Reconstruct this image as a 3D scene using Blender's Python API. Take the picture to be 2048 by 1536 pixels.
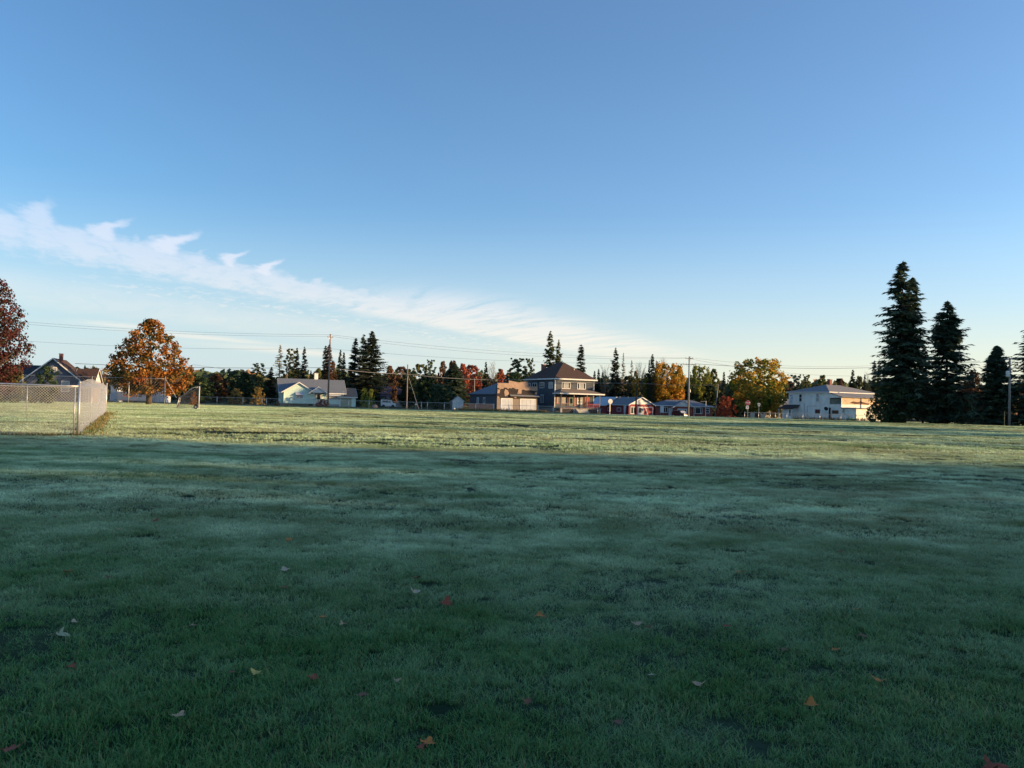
import bpy, math, random
import numpy as np
from mathutils import Vector, Matrix
from math import sin, cos, pi, radians, sqrt, atan2, exp

S = bpy.context.scene
COL = S.collection
for _o in list(bpy.data.objects):
    bpy.data.objects.remove(_o)

# ------------------------------------------------------------------ camera
F = 1500.0                      # focal length in pixels of a 2048 px wide frame
PITCH, ROLL, EYE = radians(1.467), radians(1.44), 1.6
cam_d = bpy.data.cameras.new('camera')
cam = bpy.data.objects.new('camera', cam_d)
COL.objects.link(cam)
S.camera = cam
cam_d.sensor_width = 36.0
cam_d.lens = F / 2048 * 36.0
cam_d.clip_start, cam_d.clip_end = 0.1, 6000
RC = Matrix.Rotation(pi / 2 + PITCH, 3, 'X') @ Matrix.Rotation(ROLL, 3, 'Z')
cam.matrix_world = Matrix.Translation((0, 0, EYE)) @ RC.to_4x4()

def W(px, py, Y):
    """world point at depth Y on the sight line of a picture point (plan survey of the photograph)"""
    d = RC @ Vector(((px - 1024) / F, -(py - 768) / F, -1.0))
    d = d / d.y
    return Vector((d.x * Y, Y, EYE + d.z * Y))

# ------------------------------------------------------------------ light
SUN_EL, SUN_AZ = radians(7.0), radians(98)     # azimuth clockwise from +Y (view direction)
SKY_STRENGTH, SUN_STRENGTH, EXPOSURE = 0.08, 2.9, 1.80
SUN_COLOR = (1.0, 0.66, 0.32)
to_sun = Vector((sin(SUN_AZ) * cos(SUN_EL), cos(SUN_AZ) * cos(SUN_EL), sin(SUN_EL)))
ld = bpy.data.lights.new('sun', 'SUN')
ld.energy, ld.angle, ld.color = SUN_STRENGTH, radians(0.6), SUN_COLOR
sun = bpy.data.objects.new('sun', ld)
COL.objects.link(sun)
sun.rotation_euler = to_sun.to_track_quat('Z', 'Y').to_euler()
sun.location = to_sun * 300

S.view_settings.view_transform = 'Standard'
S.view_settings.look = 'None'
S.view_settings.exposure = EXPOSURE
S.view_settings.gamma = 1
S.render.engine = 'CYCLES'
S.cycles.use_denoising = True
S.cycles.max_bounces = 8
S.cycles.diffuse_bounces = 6
S.cycles.transparent_max_bounces = 8
S.cycles.caustics_reflective = S.cycles.caustics_refractive = False

wd = bpy.data.worlds.new('World')
S.world = wd
wd.use_nodes = True
nt = wd.node_tree
N, L = nt.nodes, nt.links
N.clear()

def mnode(op, a, b=None, c=None, clamp=False):
    n = N.new('ShaderNodeMath')
    n.operation = op
    n.use_clamp = clamp
    for i, v in enumerate((a, b, c)):
        if v is None:
            continue
        if isinstance(v, (int, float)):
            n.inputs[i].default_value = v
        else:
            L.new(v, n.inputs[i])
    return n.outputs[0]

def sstep(x, lo, hi):
    n = N.new('ShaderNodeMapRange')
    n.interpolation_type = 'SMOOTHSTEP'
    L.new(x, n.inputs[0])
    n.inputs[1].default_value, n.inputs[2].default_value = (lo, hi) if lo < hi else (hi, lo)
    n.inputs[3].default_value, n.inputs[4].default_value = (0, 1) if lo < hi else (1, 0)
    return n.outputs[0]

sky = N.new('ShaderNodeTexSky')
sky.sky_type = 'NISHITA'
sky.sun_disc = False
sky.sun_elevation = SUN_EL
sky.sun_rotation = SUN_AZ
sky.air_density, sky.dust_density, sky.ozone_density = 1.0, 0.6, 2.0
tc = N.new('ShaderNodeTexCoord')
sep = N.new('ShaderNodeSeparateXYZ')
L.new(tc.outputs['Generated'], sep.inputs[0])
dx, dy, dz = sep.outputs
zc = mnode('MAXIMUM', dz, 0.012)
cu, cv = mnode('DIVIDE', dx, zc), mnode('DIVIDE', dy, zc)         # cirrus sheet overhead, unit altitude
# along (s) and across (t) the bank of cirrus
cs = mnode('ADD', mnode('MULTIPLY', mnode('ADD', cu, 3.321), 0.4725), mnode('MULTIPLY', mnode('SUBTRACT', cv, 4.807), 0.8813))
ct = mnode('ADD', mnode('MULTIPLY', mnode('ADD', cu, 3.321), -0.8813), mnode('MULTIPLY', mnode('SUBTRACT', cv, 4.807), 0.4725))
def noise(x, y, scale, detail=5, rough=0.6, dist=0.0):
    cmb = N.new('ShaderNodeCombineXYZ')
    L.new(x, cmb.inputs[0]); L.new(y, cmb.inputs[1])
    n = N.new('ShaderNodeTexNoise')
    n.inputs['Scale'].default_value = scale
    n.inputs['Detail'].default_value = detail
    n.inputs['Roughness'].default_value = rough
    n.inputs['Distortion'].default_value = dist
    L.new(cmb.outputs[0], n.inputs['Vector'])
    return n.outputs[0]
warp = mnode('MULTIPLY', mnode('SUBTRACT', noise(cs, ct, 1.7, 4), 0.5), 0.75)
warp2 = mnode('MULTIPLY', mnode('SUBTRACT', noise(mnode('ADD', cs, 7.3), ct, 5.0, 5), 0.5), 0.16)
# streaks that run obliquely away from the bank (the direction of the hooks)
so = mnode('ADD', cs, mnode('ADD', mnode('MULTIPLY', ct, -0.62), mnode('MULTIPLY', warp2, 0.7)))
fine = noise(mnode('MULTIPLY', so, 1.0), mnode('MULTIPLY', ct, 0.75), 5.5, 8, 0.62, 0.4)
streak = noise(so, mnode('MULTIPLY', ct, 0.28), 3.0, 8, 0.66, 0.7)
tex = mnode('SUBTRACT', mnode('ADD', mnode('MULTIPLY', fine, 0.5), mnode('MULTIPLY', streak, 0.5)), 0.5)
tw = mnode('ADD', ct, mnode('MULTIPLY', warp, 0.45))
prof = mnode('MULTIPLY', sstep(tw, -1.0, -0.42), sstep(tw, 1.35, -0.2))
prof = mnode('MULTIPLY', prof, sstep(cs, 17.0, 8.0))
core = sstep(mnode('ADD', prof, mnode('MULTIPLY', tex, 2.6)), 0.25, 1.15)
total = mnode('MULTIPLY', core, mnode('MULTIPLY', sstep(prof, 0.0, 0.3), 0.74))
q = mnode('SUBTRACT', -0.55, ct)
hw = mnode('MULTIPLY', tex, 0.34)
for s0, k, ln, w0, amp in ((-.02, .60, .80, .17, .75), (0.36, .48, .80, .15, .95), (0.82, .56, .98, .16, 1.1),
                           (1.36, .66, .72, .15, 1.0), (1.74, .76, .72, .17, 1.1), (2.32, .8, .40, .16, .6), (2.95, .9, .42, .2, .5), (0.60, .6, .42, .07, .4), (3.7, .9, .6, .22, .5), (1.12, .7, .5, .06, .35)):
    ctr = mnode('SUBTRACT', mnode('ADD', cs, mnode('ADD', mnode('MULTIPLY', q, k), hw)), s0)
    ctr = mnode('ADD', ctr, mnode('MULTIPLY', mnode('SINE', mnode('MULTIPLY', q, 5.5 + s0)), 0.05))
    wq = mnode('MAXIMUM', mnode('SUBTRACT', w0, mnode('MULTIPLY', q, w0 * 0.85 / ln)), 0.015)
    g = mnode('DIVIDE', ctr, wq)
    # sharper on the upwind side, feathered behind
    g = mnode('MULTIPLY', g, mnode('ADD', 1.0, mnode('MULTIPLY', mnode('GREATER_THAN', ctr, 0.0), 0.5)))
    g = mnode('POWER', 2.718, mnode('MULTIPLY', mnode('MULTIPLY', g, g), -1.0))
    g = mnode('MULTIPLY', g, mnode('MULTIPLY', sstep(q, -0.35, 0.12), sstep(q, ln * 1.15, ln * 0.35)))
    g = mnode('MULTIPLY', sstep(mnode('ADD', g, mnode('MULTIPLY', tex, 0.9)), 0.12, 0.95), sstep(g, 0.02, 0.2))
    total = mnode('MAXIMUM', total, mnode('MULTIPLY', g, min(1.0, amp * 0.95)))
# feathered upper side further along, thin veil below, far smears near the horizon
fe = mnode('MULTIPLY', mnode('MULTIPLY', sstep(tw, -2.2, -0.9), sstep(tw, 0.9, 0.1)), mnode('MULTIPLY', sstep(cs, 1.9, 4.2), sstep(cs, 16.0, 8.0)))
fe = mnode('MULTIPLY', fe, sstep(streak, 0.28, 0.58))
total = mnode('MAXIMUM', total, mnode('MULTIPLY', fe, 0.85))
low = mnode('MULTIPLY', mnode('MULTIPLY', sstep(tw, 0.4, 1.2), sstep(tw, 2.8, 1.3)), sstep(fine, 0.48, 0.64))
total = mnode('MAXIMUM', total, mnode('MULTIPLY', low, mnode('MULTIPLY', sstep(cs, 0.6, 2.0), 0.5)))
veil = mnode('MULTIPLY', mnode('MULTIPLY', sstep(tw, 0.7, 2.2), sstep(tw, 5.0, 2.8)), sstep(cs, 14.0, 4.0))
total = mnode('MAXIMUM', total, mnode('MULTIPLY', veil, mnode('MULTIPLY', mnode('ADD', 0.08, streak), 0.5)))
for us, ut, ru, rv in ((4.25, 5.1, .50, .40), (9.6, 6.6, 2.2, .9), (6.2, 5.6, 1.6, .5)):
    a1 = mnode('DIVIDE', mnode('SUBTRACT', mnode('ADD', cs, mnode('MULTIPLY', warp, 1.2)), us), ru)
    a2 = mnode('DIVIDE', mnode('SUBTRACT', mnode('ADD', ct, warp), ut), rv)
    g = mnode('POWER', 2.718, mnode('MULTIPLY', mnode('ADD', mnode('MULTIPLY', a1, a1), mnode('MULTIPLY', a2, a2)), -1.0))
    total = mnode('MAXIMUM', total, mnode('MULTIPLY', g, 0.6))
total = mnode('MULTIPLY', mnode('MULTIPLY', total, 0.78), sstep(dz, 0.0, 0.05), clamp=True)
tint = N.new('ShaderNodeMix'); tint.data_type = 'RGBA'; tint.blend_type = 'MULTIPLY'
tint.inputs[0].default_value = 1.0
L.new(sky.outputs[0], tint.inputs[6])
tl = N.new('ShaderNodeMix'); tl.data_type = 'RGBA'
L.new(sstep(dx, -0.62, 0.35), tl.inputs[0])
tl.inputs[6].default_value = (0.58, 0.79, 1.0, 1)
tl.inputs[7].default_value = (.90, 1.05, 1.28, 1)
L.new(tl.outputs[2], tint.inputs[7])
# sunlit ice cloud: warm low down, cool white higher up
cw = N.new('ShaderNodeMix'); cw.data_type = 'RGBA'
L.new(sstep(dz, 0.05, 0.2), cw.inputs[0])
cw.inputs[6].default_value = (4.0, 3.55, 2.95, 1)
cw.inputs[7].default_value = (2.9, 3.12, 3.65, 1)
# pale band low over the horizon, warmer toward the sun on the right
hz = N.new('ShaderNodeMix'); hz.data_type = 'RGBA'
L.new(mnode('MULTIPLY', sstep(dx, -0.45, 0.55), sstep(dz, 0.16, 0.02)), hz.inputs[0])
hz.inputs[6].default_value = (2.45, 2.85, 3.1, 1)
hz.inputs[7].default_value = (3.5, 3.4, 2.7, 1)
low_ = N.new('ShaderNodeMix'); low_.data_type = 'RGBA'
L.new(mnode('MULTIPLY', sstep(dz, 0.26, 0.0), 0.85), low_.inputs[0])
L.new(tint.outputs[2], low_.inputs[6]); L.new(hz.outputs[2], low_.inputs[7])
mixc = N.new('ShaderNodeMix'); mixc.data_type = 'RGBA'
L.new(total, mixc.inputs[0])
L.new(low_.outputs[2], mixc.inputs[6])
L.new(cw.outputs[2], mixc.inputs[7])
bg = N.new('ShaderNodeBackground')
bg.inputs[1].default_value = SKY_STRENGTH
L.new(mixc.outputs[2], bg.inputs[0])
wo = N.new('ShaderNodeOutputWorld')
L.new(bg.outputs[0], wo.inputs[0])

# ------------------------------------------------------------------ helpers
def ss(a, b, x):
    t = np.clip((np.asarray(x, float) - a) / (b - a), 0, 1)
    return t * t * (3 - 2 * t)

def H(x, y):
    """height of the ground"""
    x = np.asarray(x, float); y = np.asarray(y, float)
    a = ss(5, 26, y) * (1 - ss(105, 132, y)) * (.12 + .88 * ss(-16, -9, x + .25 * (y - 27)))
    u = 0.085 * np.sin(.215 * y + .05 * x + 1.1) + 0.07 * np.sin(.37 * y - .085 * x + .4) + 0.03 * np.sin(.8 * y + .21 * x + 2.2) + 0.045 * np.sin(.14 * x + .1 * y + 2)
    u2 = 0.012 * np.sin(1.1 * x + .6 * y) + 0.012 * np.sin(1.7 * y - .8 * x + 1)
    d = -0.8 * ss(142, 182, y) * ss(-2, 25, x)
    return a * u + ss(2, 5, y) * (1 - ss(60, 100, y)) * u2 + d

def h1(x, y):
    return float(H(x, y))

def tag(o, label=None, cat=None, group=None, kind=None):
    if label: o['label'] = label
    if cat: o['category'] = cat
    if group: o['group'] = group
    if kind: o['kind'] = kind
    return o

def empty(name, loc, label=None, cat=None, rz=0.0, group=None):
    o = bpy.data.objects.new(name, None)
    COL.objects.link(o)
    o.empty_display_size = 0.5
    o.location = loc
    o.rotation_euler = (0, 0, rz)
    return tag(o, label, cat, group)

def link(name, me, mat=None, parent=None):
    o = bpy.data.objects.new(name, me)
    COL.objects.link(o)
    if parent is not None:
        o.parent = parent
    if mat is not None and len(me.materials) == 0:
        me.materials.append(mat)
    return o

class MB:
    """collects boxes, prisms and tubes into one mesh"""
    def __init__(self):
        self.v, self.f = [], []
    def add(self, vs, fs):
        b = len(self.v)
        self.v += [tuple(p) for p in vs]
        self.f += [tuple(i + b for i in f) for f in fs]
        return self
    def box(self, x0, y0, z0, x1, y1, z1):
        if x0 > x1: x0, x1 = x1, x0
        if y0 > y1: y0, y1 = y1, y0
        if z0 > z1: z0, z1 = z1, z0
        return self.add([(x0, y0, z0), (x1, y0, z0), (x1, y1, z0), (x0, y1, z0), (x0, y0, z1), (x1, y0, z1), (x1, y1, z1), (x0, y1, z1)],
                        [(0, 3, 2, 1), (4, 5, 6, 7), (0, 1, 5, 4), (1, 2, 6, 5), (2, 3, 7, 6), (3, 0, 4, 7)])
    def prism(self, poly, vec):
        n = len(poly); vec = Vector(vec)
        a = [Vector(p) for p in poly]; b = [p + vec for p in a]
        fs = [tuple(range(n))[::-1], tuple(range(n, 2 * n))]
        fs += [(i, (i + 1) % n, n + (i + 1) % n, n + i) for i in range(n)]
        return self.add(a + b, fs)
    def slab(self, pts, t=0.12):
        a = [Vector(p) for p in pts]
        n = (a[1] - a[0]).cross(a[2] - a[0]).normalized()
        if n.z < 0: n = -n
        return self.prism(a, -n * t)
    def tube(self, pts, rad, n=6, cap=True):
        pts = [Vector(p) for p in pts]
        if not isinstance(rad, (list, tuple)): rad = [rad] * len(pts)
        base = len(self.v); m = len(pts)
        for i, p in enumerate(pts):
            d = (pts[min(i + 1, m - 1)] - pts[max(i - 1, 0)]).normalized()
            u = d.cross(Vector((0, 0, 1)) if abs(d.z) < .9 else Vector((1, 0, 0))).normalized()
            w = d.cross(u)
            for k in range(n):
                a = 2 * pi * k / n
                self.v.append(tuple(p + (u * cos(a) + w * sin(a)) * rad[i]))
        for i in range(m - 1):
            for k in range(n):
                a, b = base + i * n + k, base + i * n + (k + 1) % n
                self.f.append((a, b, b + n, a + n))
        if cap:
            self.f.append(tuple(base + k for k in range(n))[::-1])
            self.f.append(tuple(base + (m - 1) * n + k for k in range(n)))
        return self
    def lathe(self, prof, c=(0, 0, 0), n=12):
        base = len(self.v)
        for r, z in prof:
            for k in range(n):
                a = 2 * pi * k / n
                self.v.append((c[0] + r * cos(a), c[1] + r * sin(a), c[2] + z))
        for i in range(len(prof) - 1):
            for k in range(n):
                a, b = base + i * n + k, base + i * n + (k + 1) % n
                self.f.append((a, b, b + n, a + n))
        self.f.append(tuple(base + k for k in range(n))[::-1])
        self.f.append(tuple(base + (len(prof) - 1) * n + k for k in range(n)))
        return self
    def mesh(self, name, smooth=False):
        me = bpy.data.meshes.new(name)
        me.from_pydata([tuple(p) for p in self.v], [], self.f)
        me.validate()
        if smooth:
            me.polygons.foreach_set('use_smooth', [True] * len(me.polygons))
        return me
    def build(self, name, mat, parent=None, smooth=False):
        return link(name, self.mesh(name, smooth), mat, parent)

# ------------------------------------------------------------------ materials
def nmat(name):
    m = bpy.data.materials.new(name)
    m.use_nodes = True
    nt = m.node_tree
    for n in list(nt.nodes):
        nt.nodes.remove(n)
    out = nt.nodes.new('ShaderNodeOutputMaterial')
    return m, nt, out

def MAT(name, col, rough=0.75, nz=(3.0, 0.25), bump=None, metal=0.0, spec=0.4, col2=None, stretch=(1, 1, 1)):
    """painted / natural surface with mottling; bump=(kind, scale, strength)"""
    m, nt, out = nmat(name)
    nd, lk = nt.nodes, nt.links
    bs = nd.new('ShaderNodeBsdfPrincipled')
    lk.new(bs.outputs[0], out.inputs[0])
    tc = nd.new('ShaderNodeTexCoord')
    mp = nd.new('ShaderNodeMapping'); mp.inputs['Scale'].default_value = stretch
    lk.new(tc.outputs['Object'], mp.inputs[0])
    n = nd.new('ShaderNodeTexNoise')
    n.inputs['Scale'].default_value = nz[0]; n.inputs['Detail'].default_value = 6; n.inputs['Roughness'].default_value = .65
    lk.new(mp.outputs[0], n.inputs['Vector'])
    r = nd.new('ShaderNodeValToRGB')
    c2 = col2 or tuple(min(1, c * (1 + nz[1])) for c in col)
    c1 = tuple(c * (1 - nz[1]) for c in col)
    r.color_ramp.elements[0].position, r.color_ramp.elements[1].position = 0.3, 0.7
    r.color_ramp.elements[0].color = (*c1, 1); r.color_ramp.elements[1].color = (*c2, 1)
    lk.new(n.outputs[0], r.inputs[0]); lk.new(r.outputs[0], bs.inputs['Base Color'])
    bs.inputs['Roughness'].default_value = rough
    bs.inputs['Metallic'].default_value = metal
    bs.inputs['Specular IOR Level'].default_value = spec
    if bump:
        kind, sc, st = bump
        if kind == 'noise':
            b = nd.new('ShaderNodeTexNoise'); b.inputs['Scale'].default_value = sc; b.inputs['Detail'].default_value = 8
            lk.new(mp.outputs[0], b.inputs['Vector']); h = b.outputs[0]
        elif kind == 'brick':
            b = nd.new('ShaderNodeTexBrick'); b.inputs['Scale'].default_value = sc
            lk.new(tc.outputs['Object'], b.inputs['Vector']); h = b.outputs['Fac']
        else:
            b = nd.new('ShaderNodeTexWave'); b.bands_direction = kind[-1].upper(); b.wave_profile = 'SAW'
            b.inputs['Scale'].default_value = sc; b.inputs['Distortion'].default_value = .15
            lk.new(tc.outputs['Object'], b.inputs['Vector']); h = b.outputs[1]
        bp = nd.new('ShaderNodeBump'); bp.inputs['Strength'].default_value = st; bp.inputs['Distance'].default_value = .03
        lk.new(h, bp.inputs['Height']); lk.new(bp.outputs[0], bs.inputs['Normal'])
    return m

def LEAF(name, cols, trans=0.35, clump=0.9):
    """foliage: hue varies leaf by leaf and clump by clump, light passes through"""
    m, nt, out = nmat(name)
    nd, lk = nt.nodes, nt.links
    at = nd.new('ShaderNodeAttribute'); at.attribute_name = 'hue'
    tc = nd.new('ShaderNodeTexCoord')
    n = nd.new('ShaderNodeTexNoise'); n.inputs['Scale'].default_value = clump; n.inputs['Detail'].default_value = 3
    lk.new(tc.outputs['Object'], n.inputs['Vector'])
    oi = nd.new('ShaderNodeObjectInfo')
    ma = nd.new('ShaderNodeMath'); ma.operation = 'MULTIPLY_ADD'
    lk.new(n.outputs[0], ma.inputs[0]); ma.inputs[1].default_value = 1.5; ma.inputs[2].default_value = -0.75
    a2 = nd.new('ShaderNodeMath'); a2.operation = 'ADD'; a2.use_clamp = True
    lk.new(at.outputs['Fac'], a2.inputs[0]); lk.new(ma.outputs[0], a2.inputs[1])
    r = nd.new('ShaderNodeValToRGB')
    e = r.color_ramp.elements
    e[0].position, e[0].color = 0.05, (*cols[0], 1)
    e[1].position, e[1].color = 0.95, (*cols[-1], 1)
    for i, c in enumerate(cols[1:-1]):
        k = e.new(0.05 + 0.9 * (i + 1) / (len(cols) - 1)); k.color = (*c, 1)
    lk.new(a2.outputs[0], r.inputs[0])
    hs = nd.new('ShaderNodeHueSaturation')
    mr = nd.new('ShaderNodeMapRange'); lk.new(oi.outputs['Random'], mr.inputs[0])
    mr.inputs[3].default_value, mr.inputs[4].default_value = 0.8, 1.2
    lk.new(r.outputs[0], hs.inputs['Color']); lk.new(mr.outputs[0], hs.inputs['Value'])
    df = nd.new('ShaderNodeBsdfPrincipled'); df.inputs['Roughness'].default_value = .65; df.inputs['Specular IOR Level'].default_value = .25
    tr = nd.new('ShaderNodeBsdfTranslucent')
    lk.new(hs.outputs[0], df.inputs['Base Color']); lk.new(hs.outputs[0], tr.inputs[0])
    mx = nd.new('ShaderNodeMixShader'); mx.inputs[0].default_value = trans
    lk.new(df.outputs[0], mx.inputs[1]); lk.new(tr.outputs[0], mx.inputs[2]); lk.new(mx.outputs[0], out.inputs[0])
    return m

WHITE = MAT('white_paint', (.64, .64, .62), .6, (2, .12))
OLDWHITE = MAT('weathered_white', (.80, .80, .76), .8, (1.3, .14), ('wavez', 4.0, .5))
MINT = MAT('mint_siding', (.58, .76, .67), .6, (1.5, .07), ('wavez', 3.2, .6))
BLUEROOF = MAT('grey_blue_shingles', (.135, .155, .185), .9, (5, .25), ('noise', 14, .4))
GREYSIDE = MAT('blue_grey_siding', (.075, .088, .108), .85, (1.6, .22), ('wavez', 3.0, .7))
SLATE = MAT('slate_siding', (.12, .135, .18), .8, (1.4, .2), ('wavez', 3.0, .6))
BROWNROOF = MAT('brown_shingles', (.062, .036, .03), .95, (4, .35), ('noise', 12, .5))
TANROOF = MAT('tan_shingles', (.19, .145, .115), .95, (5, .25), ('noise', 12, .4))
GREYROOF = MAT('grey_shingles', (.20, .205, .215), .95, (4, .22), ('noise', 12, .4))
DARKROOF = MAT('dark_roofing', (.04, .042, .05), .8, (4, .3))
REDSIDE = MAT('barn_red_siding', (.26, .045, .05), .75, (2, .22), ('wavex', 4.0, .5))
BRICK = MAT('red_brick', (.22, .065, .05), .9, (9, .35), ('brick', 5, .5))
CHIM = MAT('chimney_brick', (.24, .10, .075), .9, (9, .35), ('brick', 6, .5))
STEEL = MAT('corrugated_steel', (.55, .60, .64), .45, (1.2, .12), ('wavex', 6.0, .6), metal=.35)
TANBOARD = MAT('bare_sheathing', (.32, .22, .165), .85, (2.5, .22))
TARPAPER = MAT('tar_paper', (.028, .022, .022), .9, (3, .5))
OLDWOOD = MAT('old_boards', (.20, .165, .14), .9, (3, .35), stretch=(6, 6, .6))
ORANGETRIM = MAT('orange_brown_trim', (.30, .11, .05), .7, (3, .2))
DECKRED = MAT('red_deck_paint', (.30, .05, .055), .7, (3, .2))
GLASS = MAT('window_glass', (.02, .024, .03), .08, (.6, .5), spec=.6)
CURTAIN = MAT('curtained_glass', (.33, .34, .34), .15, (1.5, .2), spec=.6, stretch=(9, 9, .4))
CONCRETE = MAT('concrete', (.34, .33, .31), .9, (2.5, .2), ('noise', 20, .3))
GALV = MAT('galvanized_steel', (.58, .56, .52), .42, (14, .18), metal=.55)
WIRE = MAT('chain_link_wire', (.60, .56, .48), .45, (20, .15), metal=.3)
SIDEWIRE = MAT('shaded_wire', (.40, .42, .45), .6, (20, .15), metal=.2)  # greyer wire copy, the dark sides of the zigzag put into its colour
POLEWOOD = MAT('pole_wood', (.215, .16, .12), .9, (2.5, .3), ('noise', 9, .5), stretch=(5, 5, .4))
GREYPOLE = MAT('weathered_pole_wood', (.25, .235, .22), .9, (2.5, .3), ('noise', 9, .5), stretch=(5, 5, .4))
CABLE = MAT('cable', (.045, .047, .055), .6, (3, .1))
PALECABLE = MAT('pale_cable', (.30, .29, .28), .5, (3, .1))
BARK = MAT('bark', (.085, .062, .048), .95, (4, .4), ('noise', 10, .8), stretch=(3, 3, .6))
DARKBARK = MAT('dark_bark', (.04, .033, .03), .95, (4, .4), ('noise', 10, .8), stretch=(3, 3, .6))
PALEBARK = MAT('pale_bark', (.26, .24, .21), .95, (4, .3), ('noise', 10, .5), stretch=(3, 3, .6))
RUBBER = MAT('rubber', (.02, .02, .022), .8, (4, .2))
SIGNRED = MAT('sign_red', (.42, .02, .035), .45, (2, .08))
SIGNWHITE = MAT('sign_white', (.78, .78, .78), .45, (2, .05))
SIGNBLACK = MAT('sign_black', (.015, .015, .018), .5, (2, .1))
SIGNBLUE = MAT('sign_blue', (.06, .22, .50), .5, (2, .1))
TURQ = MAT('turquoise_plastic', (.12, .52, .62), .45, (2, .1))
CARPAINT = MAT('dark_red_car_paint', (.07, .018, .022), .25, (1, .1), spec=.6)

# ------------------------------------------------------------------ ground
def grid_mesh(name, xs, ys, lift=0.0):
    X, Y = np.meshgrid(xs, ys)
    Z = H(X, Y) + lift
    v = np.stack([X.ravel(), Y.ravel(), Z.ravel()], 1)
    nx, ny = len(xs), len(ys)
    i = np.arange(nx * ny).reshape(ny, nx)
    f = np.stack([i[:-1, :-1].ravel(), i[:-1, 1:].ravel(), i[1:, 1:].ravel(), i[1:, :-1].ravel()], 1)
    me = bpy.data.meshes.new(name)
    me.from_pydata(v.tolist(), [], f.tolist())
    me.polygons.foreach_set('use_smooth', [True] * len(me.polygons))
    return me

def frost_nodes(nd, lk):
    """frost lies in patches: broad, drawn-out patches and finer mottling, in world metres"""
    ge = nd.new('ShaderNodeNewGeometry')
    mp = nd.new('ShaderNodeMapping'); mp.inputs['Scale'].default_value = (.10, .22, 0)
    lk.new(ge.outputs['Position'], mp.inputs[0])
    n1 = nd.new('ShaderNodeTexNoise'); n1.inputs['Scale'].default_value = 1.0; n1.inputs['Detail'].default_value = 4; n1.inputs['Roughness'].default_value = .6
    lk.new(mp.outputs[0], n1.inputs['Vector'])
    mp2 = nd.new('ShaderNodeMapping'); mp2.inputs['Scale'].default_value = (1.1, 1.5, 0)
    lk.new(ge.outputs['Position'], mp2.inputs[0])
    n2 = nd.new('ShaderNodeTexNoise'); n2.inputs['Scale'].default_value = 1.0; n2.inputs['Detail'].default_value = 4
    lk.new(mp2.outputs[0], n2.inputs['Vector'])
    r1 = nd.new('ShaderNodeMapRange'); lk.new(n1.outputs[0], r1.inputs[0]); r1.inputs[1].default_value, r1.inputs[2].default_value = .34, .66
    r2 = nd.new('ShaderNodeMapRange'); lk.new(n2.outputs[0], r2.inputs[0]); r2.inputs[1].default_value, r2.inputs[2].default_value = .3, .7
    return ge, r1.outputs[0], r2.outputs[0]

def mixc_(nd, lk, fac, a, b):
    m = nd.new('ShaderNodeMix'); m.data_type = 'RGBA'
    for s, v in ((0, fac), (6, a), (7, b)):
        if isinstance(v, (int, float)): m.inputs[s].default_value = v
        elif isinstance(v, tuple): m.inputs[s].default_value = (*v, 1)
        else: lk.new(v, m.inputs[s])
    return m.outputs[2]

def math_(nd, lk, op, a, b, clamp=False):
    m = nd.new('ShaderNodeMath'); m.operation = op; m.use_clamp = clamp
    for s, v in ((0, a), (1, b)):
        if isinstance(v, (int, float)): m.inputs[s].default_value = v
        else: lk.new(v, m.inputs[s])
    return m.outputs[0]

m, nt_, out = nmat('turf_soil')
nd, lk = nt_.nodes, nt_.links
ge, big, mid = frost_nodes(nd, lk)
c = mixc_(nd, lk, mid, (.008, .026, .010), (.022, .042, .016))
c = mixc_(nd, lk, math_(nd, lk, 'MULTIPLY', math_(nd, lk, 'MULTIPLY', big, mid), .55), c, (.13, .18, .12))
bs = nd.new('ShaderNodeBsdfPrincipled'); lk.new(c, bs.inputs['Base Color']); bs.inputs['Roughness'].default_value = .95; bs.inputs['Specular IOR Level'].default_value = .1
n = nd.new('ShaderNodeTexNoise'); n.inputs['Scale'].default_value = 6; n.inputs['Detail'].default_value = 8
lk.new(ge.outputs['Position'], n.inputs['Vector'])
bp = nd.new('ShaderNodeBump'); bp.inputs['Distance'].default_value = .06; lk.new(n.outputs[0], bp.inputs['Height']); lk.new(bp.outputs[0], bs.inputs['Normal'])
lk.new(bs.outputs[0], out.inputs[0])
SOIL = m

xs = np.concatenate([[-3500, -1500, -700, -400, -280], np.arange(-200, 201, 2.5), [280, 400, 700, 1500, 3500]])
ys = np.concatenate([[-3000, -900, -300, -120, -60], np.arange(-30, 261, 2.0), [300, 400, 700, 1500, 4000]])
tag(link('field_ground', grid_mesh('field_ground', xs, ys), SOIL), kind='structure')

ROADMAT = MAT('frosted_asphalt', (.21, .20, .19), .9, (1.2, .25), ('noise', 15, .3))
tag(link('road', grid_mesh('road', np.arange(-190, 191, 2.5), np.array([141.5, 144, 146.5, 148.5]), .012), ROADMAT), kind='structure')
tag(link('street', grid_mesh('street', np.arange(12, 191, 2.5), np.array([166.5, 168.5, 170.5, 172.5, 174.5]), .012), ROADMAT), kind='structure')

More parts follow.
